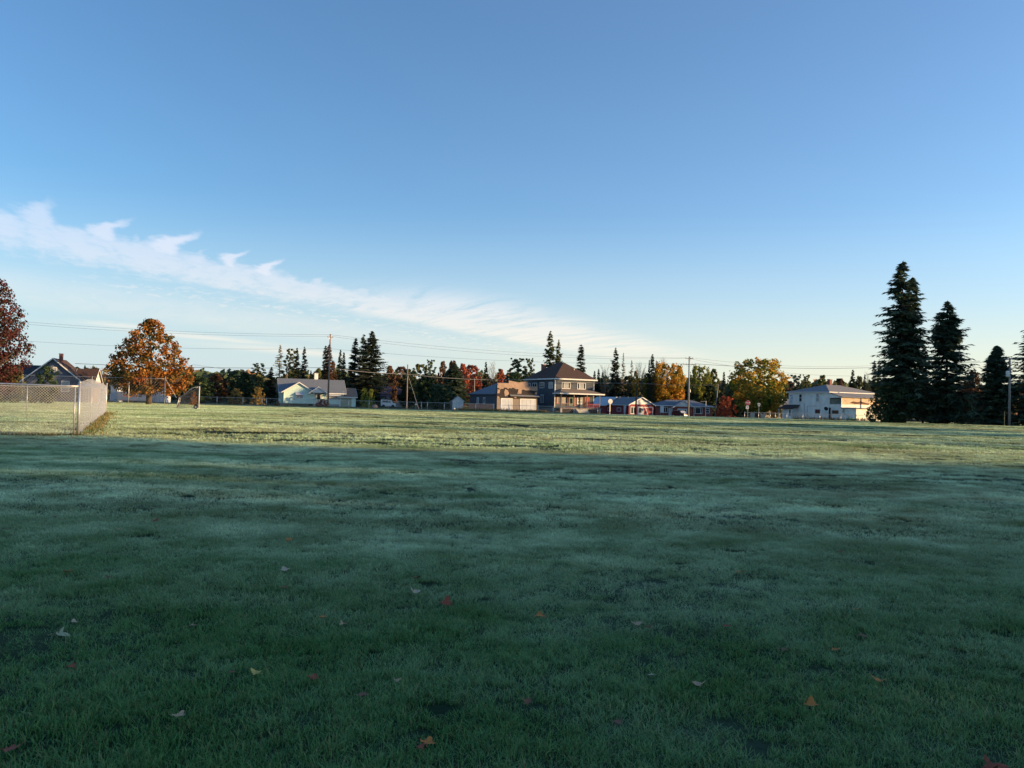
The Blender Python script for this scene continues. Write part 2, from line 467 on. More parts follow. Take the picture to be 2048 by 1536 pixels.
# ------------------------------------------------------------------ grass
def blade_patch(name, size, count, hgt, wid, seed, lean=1.15):
    rs = np.random.RandomState(seed)
    x, y = (rs.rand(count) - .5) * size, (rs.rand(count) - .5) * size
    # tufts: part of the blades gather round tuft centres
    k = int(count / 14)
    tc_ = (rs.rand(k, 2) - .5) * size
    who = rs.randint(0, k, count)
    gather = rs.rand(count) < .6
    x = np.where(gather, tc_[who, 0] + rs.randn(count) * .018, x)
    y = np.where(gather, tc_[who, 1] + rs.randn(count) * .018, y)
    th = rs.rand(k)
    hh = hgt * (.45 + .75 * rs.rand(count)) * np.where(gather, .55 + 1.0 * th[who] ** 1.5, .85)
    ww = wid * (.6 + .7 * rs.rand(count))
    az = rs.rand(count) * 2 * pi
    le = lean * (.15 + rs.rand(count) ** 1.2) * hh
    fa = az + (rs.rand(count) - .5) * 1.6 + pi / 2
    vs = np.zeros((count, 5, 3))
    for j, (t, wf) in enumerate(((0, .8), (.55, 1.0), (1, 0))):
        cx, cy = x + np.cos(az) * le * t * t, y + np.sin(az) * le * t * t
        cz = hh * (t - .22 * t * t * (le / hh)) - .004
        if j < 2:
            vs[:, 2 * j, :] = np.stack([cx - np.cos(fa) * ww * wf / 2, cy - np.sin(fa) * ww * wf / 2, cz], 1)
            vs[:, 2 * j + 1, :] = np.stack([cx + np.cos(fa) * ww * wf / 2, cy + np.sin(fa) * ww * wf / 2, cz], 1)
        else:
            vs[:, 4, :] = np.stack([cx, cy, cz], 1)
    b = np.arange(count) * 5
    quads = np.stack([b, b + 1, b + 3, b + 2], 1); tris = np.stack([b + 2, b + 3, b + 4], 1)
    me = bpy.data.meshes.new(name)
    me.from_pydata(vs.reshape(-1, 3).tolist(), [], quads.tolist() + tris.tolist())
    a = me.attributes.new('tip', 'FLOAT', 'POINT'); a.data.foreach_set('value', np.tile([0, 0, .55, .55, 1.0], count))
    a = me.attributes.new('hue', 'FLOAT', 'POINT'); a.data.foreach_set('value', np.repeat(rs.rand(count), 5))
    return me

m, nt_, out = nmat('frosted_grass')
nd, lk = nt_.nodes, nt_.links
ge, big, mid = frost_nodes(nd, lk)
tip = nd.new('ShaderNodeAttribute'); tip.attribute_name = 'tip'
hue = nd.new('ShaderNodeAttribute'); hue.attribute_name = 'hue'
r = nd.new('ShaderNodeValToRGB'); lk.new(hue.outputs['Fac'], r.inputs[0])
e = r.color_ramp.elements
e[0].position, e[0].color = 0, (.026, .18, .040, 1)
e[1].position, e[1].color = 1, (.22, .17, .07, 1)
k = e.new(.45); k.color = (.046, .26, .046, 1)
k = e.new(.86); k.color = (.12, .31, .045, 1)
fr = math_(nd, lk, 'MULTIPLY', math_(nd, lk, 'SUBTRACT', tip.outputs['Fac'], .04), math_(nd, lk, 'ADD', .25, math_(nd, lk, 'MULTIPLY', big, 1.0)))
fr = math_(nd, lk, 'MULTIPLY', fr, math_(nd, lk, 'ADD', .30, math_(nd, lk, 'MULTIPLY', mid, 1.15)), clamp=True)
FROST_COLOR = (.76, .92, .58)
# frost is heavier out in the open; its fade also paints the near lawn darker; dry straw in patches
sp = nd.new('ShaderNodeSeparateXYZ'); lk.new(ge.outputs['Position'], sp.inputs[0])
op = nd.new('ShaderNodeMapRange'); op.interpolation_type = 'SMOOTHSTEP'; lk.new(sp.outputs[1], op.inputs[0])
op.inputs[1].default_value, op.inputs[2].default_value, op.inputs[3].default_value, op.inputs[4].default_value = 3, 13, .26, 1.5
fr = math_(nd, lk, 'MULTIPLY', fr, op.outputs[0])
far = nd.new('ShaderNodeMapRange'); far.interpolation_type = 'SMOOTHSTEP'; lk.new(sp.outputs[1], far.inputs[0])
far.inputs[1].default_value, far.inputs[2].default_value, far.inputs[3].default_value, far.inputs[4].default_value = 18, 36, 1.0, .95
fr = math_(nd, lk, 'MULTIPLY', fr, far.outputs[0])
root_shade = nd.new('ShaderNodeMapRange'); lk.new(tip.outputs['Fac'], root_shade.inputs[0]); root_shade.inputs[3].default_value, root_shade.inputs[4].default_value = .45, 1.15  # blade roots painted darker, standing in for the shade between blades
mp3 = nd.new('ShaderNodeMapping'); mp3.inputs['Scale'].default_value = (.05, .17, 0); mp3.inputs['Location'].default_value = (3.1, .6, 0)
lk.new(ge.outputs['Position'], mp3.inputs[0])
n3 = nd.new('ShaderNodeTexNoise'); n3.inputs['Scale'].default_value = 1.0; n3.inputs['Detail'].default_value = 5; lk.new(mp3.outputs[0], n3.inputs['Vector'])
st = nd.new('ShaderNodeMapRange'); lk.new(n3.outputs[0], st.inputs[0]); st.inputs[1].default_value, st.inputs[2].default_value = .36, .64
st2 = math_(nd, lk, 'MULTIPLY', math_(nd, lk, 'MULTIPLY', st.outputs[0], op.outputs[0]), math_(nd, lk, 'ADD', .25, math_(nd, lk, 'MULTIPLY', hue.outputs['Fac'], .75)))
rb = nd.new('ShaderNodeHueSaturation'); lk.new(r.outputs[0], rb.inputs['Color']); lk.new(root_shade.outputs[0], rb.inputs['Value'])
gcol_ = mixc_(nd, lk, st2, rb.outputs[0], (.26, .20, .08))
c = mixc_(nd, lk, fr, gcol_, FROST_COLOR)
df = nd.new('ShaderNodeBsdfPrincipled'); df.inputs['Roughness'].default_value = .6; df.inputs['Specular IOR Level'].default_value = .25
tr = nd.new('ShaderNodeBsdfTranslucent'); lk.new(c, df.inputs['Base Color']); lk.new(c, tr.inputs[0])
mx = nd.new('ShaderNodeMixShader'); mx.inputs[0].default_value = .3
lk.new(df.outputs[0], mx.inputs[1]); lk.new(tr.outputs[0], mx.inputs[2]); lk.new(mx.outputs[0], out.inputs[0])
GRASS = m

gcol = bpy.data.collections.new('grass_tufts')      # sources for the scatter, not placed in the scene themselves
defs = [('a', .5, 2300, .046, .0036, 1), ('b', .5, 2300, .042, .0036, 2), ('c', 1.0, 2900, .050, .0058, 3), ('d', 1.0, 2900, .047, .0058, 4),
        ('e', 2.0, 1700, .070, .017, 5), ('f', 2.0, 1700, .066, .017, 6)]
for nm, sz, ct_, hg, wi, sd in defs:
    me = blade_patch('grass_tuft_' + nm, sz, ct_, hg, wi, sd)
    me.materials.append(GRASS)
    o = bpy.data.objects.new('grass_tuft_' + nm, me); gcol.objects.link(o)

rs = np.random.RandomState(11)
P_, I_, R_, S_ = [], [], [], []
def lay(y0, y1, step, ids, pad=1.2):
    ys_ = np.arange(y0, y1, step)
    for y in ys_:
        wx = .70 * y * 1.06 + pad
        n = int(2 * wx / step)
        x = np.linspace(-wx, wx, n) + (rs.rand(n) - .5) * step * .5
        yy = y + (rs.rand(n) - .5) * step * .6
        P_.append(np.stack([x, yy, H(x, yy)], 1)); I_.append(rs.choice(ids, n)); R_.append(rs.rand(n) * 2 * pi); S_.append(.85 + .3 * rs.rand(n))
lay(.8, 9.5, .37, [0, 1], 5)
lay(9.2, 27, .72, [2, 3], 4)
lay(26.5, 134, 1.45, [4, 5], 6)
P_ = np.concatenate(P_); I_ = np.concatenate(I_); R_ = np.concatenate(R_); S_ = np.concatenate(S_)
me = bpy.data.meshes.new('grass')
me.from_pydata(P_.tolist(), [], [])
a = me.attributes.new('pick', 'INT', 'POINT'); a.data.foreach_set('value', I_.astype(np.int32))
a = me.attributes.new('turn', 'FLOAT_VECTOR', 'POINT'); a.data.foreach_set('vector', np.stack([0 * R_, 0 * R_, R_], 1).ravel())
a = me.attributes.new('size', 'FLOAT', 'POINT'); a.data.foreach_set('value', S_)
grass = bpy.data.objects.new('grass', me); COL.objects.link(grass)
tag(grass, 'short frosted lawn grass covering the whole playing field', 'grass', kind='stuff')
ng = bpy.data.node_groups.new('grass_scatter', 'GeometryNodeTree')
ng.interface.new_socket('Geometry', in_out='INPUT', socket_type='NodeSocketGeometry')
ng.interface.new_socket('Geometry', in_out='OUTPUT', socket_type='NodeSocketGeometry')
gi, go = ng.nodes.new('NodeGroupInput'), ng.nodes.new('NodeGroupOutput')
iop = ng.nodes.new('GeometryNodeInstanceOnPoints')
ci = ng.nodes.new('GeometryNodeCollectionInfo')
ci.inputs['Collection'].default_value = gcol
ci.inputs['Separate Children'].default_value = True; ci.inputs['Reset Children'].default_value = True
def named(nm, ty):
    n = ng.nodes.new('GeometryNodeInputNamedAttribute'); n.data_type = ty; n.inputs['Name'].default_value = nm
    return n.outputs['Attribute']
iop.inputs['Pick Instance'].default_value = True
ng.links.new(gi.outputs[0], iop.inputs['Points']); ng.links.new(ci.outputs[0], iop.inputs['Instance'])
ng.links.new(named('pick', 'INT'), iop.inputs['Instance Index']); ng.links.new(named('turn', 'FLOAT_VECTOR'), iop.inputs['Rotation'])
ng.links.new(named('size', 'FLOAT'), iop.inputs['Scale']); ng.links.new(iop.outputs[0], go.inputs[0])
md = grass.modifiers.new('scatter', 'NODES'); md.node_group = ng

# ------------------------------------------------------------------ chain-link enclosure, near left
def G(x, y, dz=0.0):
    return Vector((x, y, h1(x, y) + dz))

def link_panel(a, b, ztop, step, r, zlo=.03, zhi=None):
    """diamond wire mesh from a to b; ztop(t) height above ground along it"""
    mb = MB()
    Ln = (Vector((b[0], b[1], 0)) - Vector((a[0], a[1], 0))).length
    def P(u, z):
        t = u / Ln
        x, y = a[0] + (b[0] - a[0]) * t, a[1] + (b[1] - a[1]) * t
        return Vector((x, y, h1(x, y) + z))
    hm = max(ztop(i / 20) for i in range(21))
    k = int((Ln + hm) / step) + 2
    for sgn in (1, -1):
        for i in range(-int(hm / step) - 1, k):
            u0 = i * step
            pts = []
            for j in range(13):
                z = zlo + (hm - zlo) * j / 12
                u = u0 + (z if sgn > 0 else hm - z)
                if 0 <= u <= Ln and z <= ztop(u / Ln) + .045:
                    pts.append((u, z))
            # extend to the exact top
            if len(pts) >= 2:
                u, z = pts[-1]
                dz_ = min(hm, ztop(min(1, max(0, u / Ln))) + .045) - z
                if dz_ > .01 and 0 <= u + sgn * dz_ <= Ln: pts.append((u + sgn * dz_, z + dz_))
                q = [P(*pts[0]), P(*pts[len(pts) // 2]), P(*pts[-1])] if len(pts) > 2 else [P(*p) for p in pts]
                mb.tube(q, r, 3, False)
    return mb

def rail(a, b, ztop, r, n=16):
    mb = MB(); pts = []
    for i in range(n + 1):
        t = i / n
        x, y = a[0] + (b[0] - a[0]) * t, a[1] + (b[1] - a[1]) * t
        pts.append((x, y, h1(x, y) + ztop(t)))
    return mb.tube(pts, r, 8)

def post(root, x, y, z, r, mat=None, cap=True):
    b = h1(x, y)
    mb = MB().tube([(x, y, b - .1), (x, y, b + z)], r, 10)
    if cap: mb.lathe([(r * 1.15, 0), (r * 1.2, .03), (r * .8, .06), (.004, .075)], (x, y, b + z), 10)
    return mb.build('post', mat or GALV, root, True)

A0 = (-15.84, 27.5); A1 = (-23.0, 23.8); B1 = (-32.4, 60.0)
fr_ = empty('chain_link_fence', (0, 0, 0), 'galvanized chain-link enclosure at the left, its corner post lit by low sun', 'fence')
flat = lambda t: 1.86
side = lambda t: 1.90 + .30 * sin(pi * t ** .8) * (1 - .35 * t) + .22 * t
link_panel(A0, A1, flat, .098, .0052).build('front_mesh', WIRE, fr_)
link_panel(A0, B1, side, .145, .0018).build('side_mesh', SIDEWIRE, fr_)
link_panel((-41, 56), B1, lambda t: 2.0, .20, .006).build('rear_mesh', WIRE, fr_)
rail(A0, A1, lambda t: 1.84, .030).build('top_rail', GALV, fr_, True)
rail((-41, 56), B1, lambda t: 1.98, .026).build('top_rail', GALV, fr_, True)
post(fr_, A0[0], A0[1], 1.96, .042)
post(fr_, A0[0] - .13, A0[1] - .05, 1.86, .026, cap=False)      # tension bar post beside the corner
post(fr_, A1[0], A1[1], 1.92, .035)
for t in (.30, .62):
    post(fr_, A0[0] + (B1[0] - A0[0]) * t - .04, A0[1] + (B1[1] - A0[1]) * t, side(t) - .03, .03, cap=False)
post(fr_, B1[0], B1[1], 2.32, .045)
for px in (54,):
    p = W(px, 800, 58.0); post(fr_, p.x, p.y, 2.02, .035)
for z in (.35, .8, 1.25, 1.62):
    x, y = A0; b = h1(x, y) + z
    MB().tube([(x, y - .05, b), (x - .15, y - .09, b)], .012, 5).build('tie_band', GALV, fr_)

# tall backstop fence behind, at the far left
bk = empty('backstop_fence', (0, 0, 0), 'tall thin backstop fence running behind the enclosure to the orange maple', 'fence')
YB = 111.5
xa, xb = W(-20, 800, YB).x, W(329, 800, YB).x
rail((xa, YB), (xb, YB), lambda t: 3.95, .030).build('top_rail', GALV, bk, True)
for px in (44, 105, 183, 257, 329):
    p = W(px, 800, YB); post(bk, p.x, YB, 4.0 if px != 329 else 4.15, .045)
MB().tube([G(xb, YB, 3.95), G(xb + 1.9, YB - .3, 1.15)], .03, 6).build('brace', GALV, bk)
link_panel((xa, YB), (xb, YB), lambda t: 3.9, .45, .004).build('mesh', WIRE, bk)

# low chain-link along the far side of the field
def low_fence(pxs, Y, hgt, label, extra=()):
    fo = empty('chain_link_fence', (0, 0, 0), label, 'fence', group=None)
    a = W(pxs[0], 800, Y); b = W(pxs[-1], 800, Y)
    rail((a.x, Y), (b.x, Y), lambda t: hgt - .02, .026, 40).build('top_rail', GALV, fo, True)
    link_panel((a.x, Y), (b.x, Y), lambda t: hgt - .05, .30, .0035).build('mesh', WIRE, fo)
    for px in pxs:
        p = W(px, 800, Y); post(fo, p.x, Y, hgt + .04, .045)
    return fo
pl = [213, 220, 275, 331, 384, 434, 486, 524, 533, 578.5, 614.5, 697.5, 738.5, 777.5, 813.5, 843, 855, 889, 915, 952, 988]
low_fence(pl, 131, 1.38, 'low chain-link fence along the far edge of the field, left of the garage')
low_fence([1001, 1018, 1040, 1076.5, 1107, 1150, 1196], 131.5, 1.25, 'low chain-link fence in front of the grey house')
low_fence([1489.5, 1517.5, 1541, 1551, 1574, 1606, 1640, 1682, 1713, 1740], 130, 1.05, 'low chain-link fence before the white building')

# portable soccer goal, seen from its side
p0_, q0 = W(398, 800, 88.0), W(350, 800, 87.0)
GOALWHITE = MAT('worn_goal_paint', (.50, .50, .49), .6, (2, .15))
gl = empty('soccer_goal', (p0_.x, 88.0, h1(p0_.x, 88)), 'portable soccer goal with a dark net and a small transport wheel', 'goal')
ux = Vector((p0_.x, 88.0, 0)).normalized() * 7.0          # mouth runs away from the viewer
bx = Vector((q0.x - p0_.x, -.6, 0))
HG = 2.62
for k in (0, 1):
    o_ = ux * k
    MB().tube([o_, o_ + Vector((0, 0, HG))], .062, 8).build('goal_post', GOALWHITE, gl, True)
    MB().tube([o_ + bx, o_ + bx * .88 + Vector((0, 0, 1.32))], .04, 8).build('rear_post', GALV, gl, True)
    MB().tube([o_ + Vector((0, 0, .06)), o_ + bx + Vector((0, 0, .06))], .04, 8).build('base_bar', GALV, gl, True)
    MB().tube([o_ + Vector((0, 0, HG)), o_ + bx * .30 + Vector((0, 0, HG - .12)), o_ + bx * .88 + Vector((0, 0, 1.32))], .02, 6).build('net_stay', GALV, gl, True)
MB().tube([Vector((0, 0, HG)), ux + Vector((0, 0, HG))], .06, 8).build('crossbar', GOALWHITE, gl, True)
mb = MB()
def net(P00, P10, P01, P11, nu, nv):
    for i in range(nu + 1):
        t = i / nu; mb.tube([P00.lerp(P10, t), P01.lerp(P11, t)], .0065, 3, False)
    for j in range(nv + 1):
        t = j / nv; mb.tube([P00.lerp(P01, t), P10.lerp(P11, t)], .0065, 3, False)
Z = Vector((0, 0, 1))
for k in (0, 1):
    o_ = ux * k
    net(o_ + Z * .1, o_ + bx + Z * .1, o_ + Z * HG, o_ + bx * .88 + Z * 1.32, 26, 20)
net(bx + Z * .1, ux + bx + Z * .1, bx * .88 + Z * 1.32, ux + bx * .88 + Z * 1.32, 30, 12)
net(bx * .88 + Z * 1.32, ux + bx * .88 + Z * 1.32, Z * HG, ux + Z * HG, 30, 22)
mb.build('net', MAT('net_cord', (.05, .055, .07), .8), gl)
for k in (0, 1):
    c = ux * k + bx * .13 + Vector((.06, -.14, .26))
    mbw = MB()
    a = []
    for i in range(21):
        an = 2 * pi * i / 20; a.append(c + Vector((cos(an) * .19, 0, sin(an) * .19)))
    wh = mbw.tube(a, .075, 8, False).build('wheel', RUBBER, gl, True)
    hb = MB().tube([c + Vector((0, -.05, 0)), c + Vector((0, .05, 0))], .12, 12).build('rim', WHITE, wh)
    MB().tube([c, ux * k + bx * .13 + Vector((0, 0, .08))], .025, 5).build('axle_arm', GALV, gl)

# ------------------------------------------------------------------ utility poles and wires
def pole(px, base_px, top, Y, r0, r1, label, mat, arms=(), lean=0.0, extra=None, group=None):
    x = W(px, 800, Y).x; z = h1(x, Y)
    ztop = W(px, top, Y).z - z
    root = empty('utility_pole', (x, Y, z), label, 'utility pole', group=group)
    MB().tube([(-lean * .0, 0, -.2), (lean * .5, 0, ztop * .5), (lean, 0, ztop)], [r0, (r0 + r1) / 2, r1], 10).build('pole_shaft', mat, root, True)
    for (dz_, half, az, ins) in arms:
        mb = MB()
        d = Vector((cos(az), sin(az), 0))
        c = Vector((lean, 0, ztop - dz_))
        sd = Vector((-d.y, d.x, 0)) * .06
        mb.prism([c - d * half - sd + Vector((0, 0, -.06)), c + d * half - sd + Vector((0, 0, -.06)), c + d * half - sd + Vector((0, 0, .06)), c - d * half - sd + Vector((0, 0, .06))], sd * 2)
        arm = mb.build('crossarm', mat, root)
        for t in ins:
            q_ = c + d * half * t
            MB().lathe([(.02, 0), (.045, .04), (.03, .08), (.05, .12), (.02, .17)], (q_.x, q_.y, q_.z + .06), 8).build('insulator', GREYPOLE, arm)
        for s in (-1, 1):
            MB().tube([c + d * half * .55 * s, c + Vector((0, -.05, -.55))], .018, 4).build('arm_brace', GALV, root)
    return root, x, z, ztop
r1_, x1_, z1_, t1_ = pole(656, 811, 668, 132, .17, .11, 'tallest wooden utility pole, sunlit, in front of the mint house', POLEWOOD, arms=[(.55, .55, .9, (-.9, .9))], lean=.06)
r2_, x2_, z2_, t2_ = pole(813.5, 806, 729, 140, .14, .10, 'short brown utility pole with a guy wire, right of the spruce clump', POLEWOOD)
r3_, x3_, z3_, t3_ = pole(1388 - 11, 832, 713, 137, .17, .11, 'utility pole with two crossarms in front of the brick house', GREYPOLE, arms=[(.35, .75, .25, (-.9, .9)), (1.45, 1.15, .1, (-.95, -.5, .5, .95))])
mb = MB(); mb.tube([(.1, -.05, t3_ - .2), (.24, -.05, t3_ + .05), (.26, -.05, t3_ - .3), (.2, -.05, t3_ - .6)], .02, 4).build('riser_loop', CABLE, r3_)
MB().lathe([(.10, 0), (.14, .05), (.14, .5), (.05, .6)], (.22, 0, t3_ * .40), 10).build('transformer', WHITE, r3_)
r4_, x4_, z4_, t4_ = pole(1271, 829, 763, 158, .20, .13, 'short dark utility pole before the red gable', DARKBARK, lean=.35)
r5_, x5_, z5_, t5_ = pole(1430.5, 829, 768, 160, .14, .10, 'leaning grey pole beside the small red tree', GREYPOLE, lean=.55)
r6_, x6_, z6_, t6_ = pole(2019, 850, 716, 108, .17, .12, 'grey utility pole with a transformer can, at the right edge', GREYPOLE, arms=[(.15, .95, .15, (-.9, 0, .9))])
MB().lathe([(.19, 0), (.24, .05), (.24, .75), (.2, .85), (.06, .9)], (-.36, -.1, t6_ - 2.75), 14).build('transformer', WHITE, r6_, True)
MB().tube([(-.36, -.1, t6_ - 1.85), (-.1, -.1, t6_ - 1.2), (0, -.1, t6_ - .2)], .02, 5).build('lead_wire', CABLE, r6_)
r7_, x7_, z7_, t7_ = pole(948, 800, 757, 172, .13, .10, 'thin grey pole rising behind the grey barn', GREYPOLE)
r8_, x8_, z8_, t8_ = pole(573, 790, 733, 176, .11, .09, 'thin pale pole rising behind the mint house roof', GREYPOLE)

def wire(a, b, sag, label, r=.014, mat=None, name='power_line'):
    a, b = Vector(a), Vector(b); pts = []
    for i in range(25):
        t = i / 24; p = a.lerp(b, t); p.z -= 4 * sag * t * (1 - t); pts.append(p)
    o = MB().tube(pts, r, 4, False).build(name, mat or CABLE)
    return tag(o, label, 'power line')
P1 = lambda dz_, dx_=0: Vector((x1_ + dx_, 132, z1_ + t1_ - dz_))
P3 = lambda dz_, dx_=0: Vector((x3_ + dx_, 137, z3_ + t3_ - dz_))
LFT = lambda py: W(-60, py, 122)
wire(LFT(634), P1(.1, .08), .7, 'topmost power line left of the tallest pole')
wire(LFT(638.5), P1(.42, -.35), .75, 'second power line left of the tallest pole, just under the topmost')
wire(LFT(674), W(656, 697, 132), .75, 'single power line well below the top pair, left of the tallest pole')
wire(W(150, 727, 126), W(656, 735, 132), .35, 'lowest thick cable left of the tallest pole', .035)
wire(P1(.1, .08), P3(.25, -.7), 1.0, 'topmost power line between the tallest pole and the crossarm pole')
wire(P1(.42, .35), P3(.28, .7), 1.35, 'second power line between the tallest pole and the crossarm pole')
wire(W(656, 697, 132), P3(1.3, -1.1), .85, 'third power line between the tallest pole and the crossarm pole')
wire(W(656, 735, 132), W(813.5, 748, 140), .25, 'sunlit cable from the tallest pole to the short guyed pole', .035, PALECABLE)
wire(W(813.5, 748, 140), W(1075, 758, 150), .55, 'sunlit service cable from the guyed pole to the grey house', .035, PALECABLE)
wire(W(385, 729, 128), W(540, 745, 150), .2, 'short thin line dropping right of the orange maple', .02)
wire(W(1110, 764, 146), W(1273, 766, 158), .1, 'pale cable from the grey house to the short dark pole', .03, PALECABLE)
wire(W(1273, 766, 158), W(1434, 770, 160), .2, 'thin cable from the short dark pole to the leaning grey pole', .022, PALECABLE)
wire(P3(.25, .7), W(1800, 728, 150), 1.0, 'upper power line right of the crossarm pole')
wire(P3(1.3, 1.1), W(1960, 722, 140), 1.1, 'lower power line right of the crossarm pole', .03)
wire(P3(.28, -.7), W(1700, 752, 165), .8, 'slanting line from the crossarm pole toward the white building roof', .018)
wire(W(1840, 726, 122), Vector((x6_, 108, z6_ + t6_ - .2)), .3, 'line reaching the transformer pole from the spruces', .02)
gw = MB().tube([(x2_, 140, z2_ + t2_ - 1.7), (W(838, 815, 138).x, 138, h1(0, 138))], .035, 5).build('guy_wire', PALECABLE)
tag(gw, 'slanting guy wire right of the short brown pole', 'guy wire')
mk = MB().tube([G(W(2009, 800, 106).x, 106, -.1), G(W(2009, 800, 106).x + .03, 106, 2.1)], .045, 6).build('marker_post', MAT('marker_yellow', (.50, .34, .14), .6))
tag(mk, 'thin tan marker post just left of the transformer pole', 'post')

# ------------------------------------------------------------------ houses
def uvw(face, D=0.0, Wd=0.0):
    """maps (along wall, height, outward) to house axes; x runs along the front, y into the house"""
    return {'front': lambda u, v, d: (u, D - d, v), 'left': lambda u, v, d: (D - d, u, v),
            'right': lambda u, v, d: (D + d, u, v)}[face]
def wbox(mb, f, u0, v0, u1, v1, d0, d1):
    a, b = f(u0, v0, d0), f(u1, v1, d1)
    return mb.box(*a, *b)
def window(root, f, u0, v0, u1, v1, bars=(), rows=(), t=.09, mat=None, glass=None, name='window', sill=False):
    mb = MB()
    wbox(mb, f, u0, v0, u0 + t, v1, .003, .07); wbox(mb, f, u1 - t, v0, u1, v1, .003, .07)
    wbox(mb, f, u0 + t, v1 - t, u1 - t, v1, .003, .07); wbox(mb, f, u0 + t, v0, u1 - t, v0 + t, .003, .07)
    for b in bars:
        x = u0 + (u1 - u0) * b; wbox(mb, f, x - t * .4, v0 + t, x + t * .4, v1 - t, .003, .062)
    for b in rows:
        z = v0 + (v1 - v0) * b; wbox(mb, f, u0 + t, z - t * .35, u1 - t, z + t * .35, .003, .058)
    w = mb.build(name, mat or WHITE, root)
    wbox(MB(), f, u0, v0, u0, v0, 0, 0)
    g = MB(); wbox(g, f, u0 + t * .9, v0 + t * .9, u1 - t * .9, v1 - t * .9, .006, .022); g.build('pane', glass or GLASS, w)
    if sill:
        s = MB(); wbox(s, f, u0 - .06, v0 - .09, u1 + .06, v0 - .003, .003, .13); s.build('sill', mat or WHITE, w)
    return w
def door(root, f, u0, v1, w_=.95, v0=0.0, mat=None, glass=True, trim=None):
    mb = MB(); wbox(mb, f, u0, v0, u0 + w_, v1, .003, .05)
    d = mb.build('door', mat or WHITE, root)
    if glass:
        g = MB(); wbox(g, f, u0 + .2, v0 + .85, u0 + w_ - .2, v1 - .22, .055, .065); g.build('pane', GLASS, d)
    k = MB(); a = f(u0 + w_ - .1, v0 + 1.0, .08); k.lathe([(.02, -.03), (.035, 0), (.02, .03)], a, 8).build('handle', GALV, d)
    if trim:
        t = MB(); wbox(t, f, u0 - .12, v0, u0 - .003, v1 + .12, .003, .07); wbox(t, f, u0 + w_ + .003, v0, u0 + w_ + .12, v1 + .12, .003, .07); wbox(t, f, u0 - .003, v1 + .003, u0 + w_ + .003, v1 + .12, .003, .07)
        t.build('frame', trim, d)
    return d
def hip(root, x0, y0, x1, y1, ze, zr, ov, mat, name='roof', ridge='auto', t=.14, fascia=WHITE, run=None):
    mb = MB(); a0, b0, a1, b1 = x0 - ov, y0 - ov, x1 + ov, y1 + ov
    wx, wy = a1 - a0, b1 - b0
    if wx >= wy:
        r = run if run else wy / 2; A = Vector((a0 + r, (b0 + b1) / 2, zr)); B = Vector((a1 - r, (b0 + b1) / 2, zr))
    else:
        r = run if run else wx / 2; A = Vector(((a0 + a1) / 2, b0 + r, zr)); B = Vector(((a0 + a1) / 2, b1 - r, zr))
    c = [Vector((a0, b0, ze)), Vector((a1, b0, ze)), Vector((a1, b1, ze)), Vector((a0, b1, ze))]
    vs = c + [A, B]
    fs = [(0, 1, 5, 4), (1, 2, 5), (2, 3, 4, 5), (3, 0, 4)] if wx >= wy else [(0, 1, 4), (1, 2, 5, 4), (2, 3, 5), (3, 0, 4, 5)]
    mb.add(vs, fs); mb.add([v - Vector((0, 0, .02)) for v in c], [(3, 2, 1, 0)])
    rf = mb.build(name, mat, root)
    fm = MB()
    fm.box(a0 - .02, b0 - .03, ze - t, a1 + .02, b0 - .002, ze + .03); fm.box(a0 - .02, b1 + .002, ze - t, a1 + .02, b1 + .03, ze + .03)
    fm.box(a0 - .03, b0 - .001, ze - t, a0 - .002, b1 + .001, ze + .03); fm.box(a1 + .002, b0 - .001, ze - t, a1 + .03, b1 + .001, ze + .03)
    fm.build('fascia', fascia, rf)
    sf = MB().box(a0, b0, ze - t + .01, a1, b1, ze - t + .04); sf.build('soffit', fascia, rf)
    return rf
def gable_x(root, x0, y0, x1, y1, ze, zr, ov, mat, wall_mat, name='roof', t=.14):
    """ridge along x"""
    ym = (y0 + y1) / 2; s = (zr - ze) / (ym - y0)
    mb = MB()
    mb.slab([(x0 - ov, y0 - ov, ze - ov * s), (x1 + ov, y0 - ov, ze - ov * s), (x1 + ov, ym, zr), (x0 - ov, ym, zr)], t)
    mb.slab([(x0 - ov, ym, zr), (x1 + ov, ym, zr), (x1 + ov, y1 + ov, ze - ov * s), (x0 - ov, y1 + ov, ze - ov * s)], t)
    rf = mb.build(name, mat, root)
    fm = MB()
    for xx in (x0 - ov - .03, x1 + ov + .003):
        for ya, yb in ((y0 - ov, ym), (y1 + ov, ym)):
            za = ze - ov * s
            fm.prism([(xx, ya, za - .18), (xx, yb, zr - .18), (xx, yb, zr + .02), (xx, ya, za + .02)], (.027, 0, 0))
    fm.box(x0 - ov, y0 - ov - .03, ze - ov * s - .2, x1 + ov, y0 - ov - .002, ze - ov * s + .0)
    fm.build('fascia', WHITE, rf)
    return rf
def gable_y(root, x0, y0, x1, y1, ze, zr, ov, mat, name='roof', t=.14, oy=None):
    """ridge along y (gable faces the front)"""
    oy = ov if oy is None else oy
    xm = (x0 + x1) / 2; s = (zr - ze) / (xm - x0)
    mb = MB(); za = ze - ov * s
    mb.slab([(x0 - ov, y0 - oy, za), (xm, y0 - oy, zr), (xm, y1, zr), (x0 - ov, y1, za)], t)
    mb.slab([(xm, y0 - oy, zr), (x1 + ov, y0 - oy, za), (x1 + ov, y1, za), (xm, y1, zr)], t)
    rf = mb.build(name, mat, root)
    fm = MB(); yy = y0 - oy - .03
    for xa, xb in ((x0 - ov, xm), (x1 + ov, xm)):
        fm.prism([(xa, yy, za - .2), (xb, yy, zr - .2), (xb, yy, zr + .03), (xa, yy, za + .03)], (0, .027, 0))
    fm.box(x0 - ov - .03, y0 - oy, za - .18, x0 - ov - .002, y1, za + .01); fm.box(x1 + ov + .002, y0 - oy, za - .18, x1 + ov + .03, y1, za + .01)
    fm.build('fascia', WHITE, rf)
    return rf
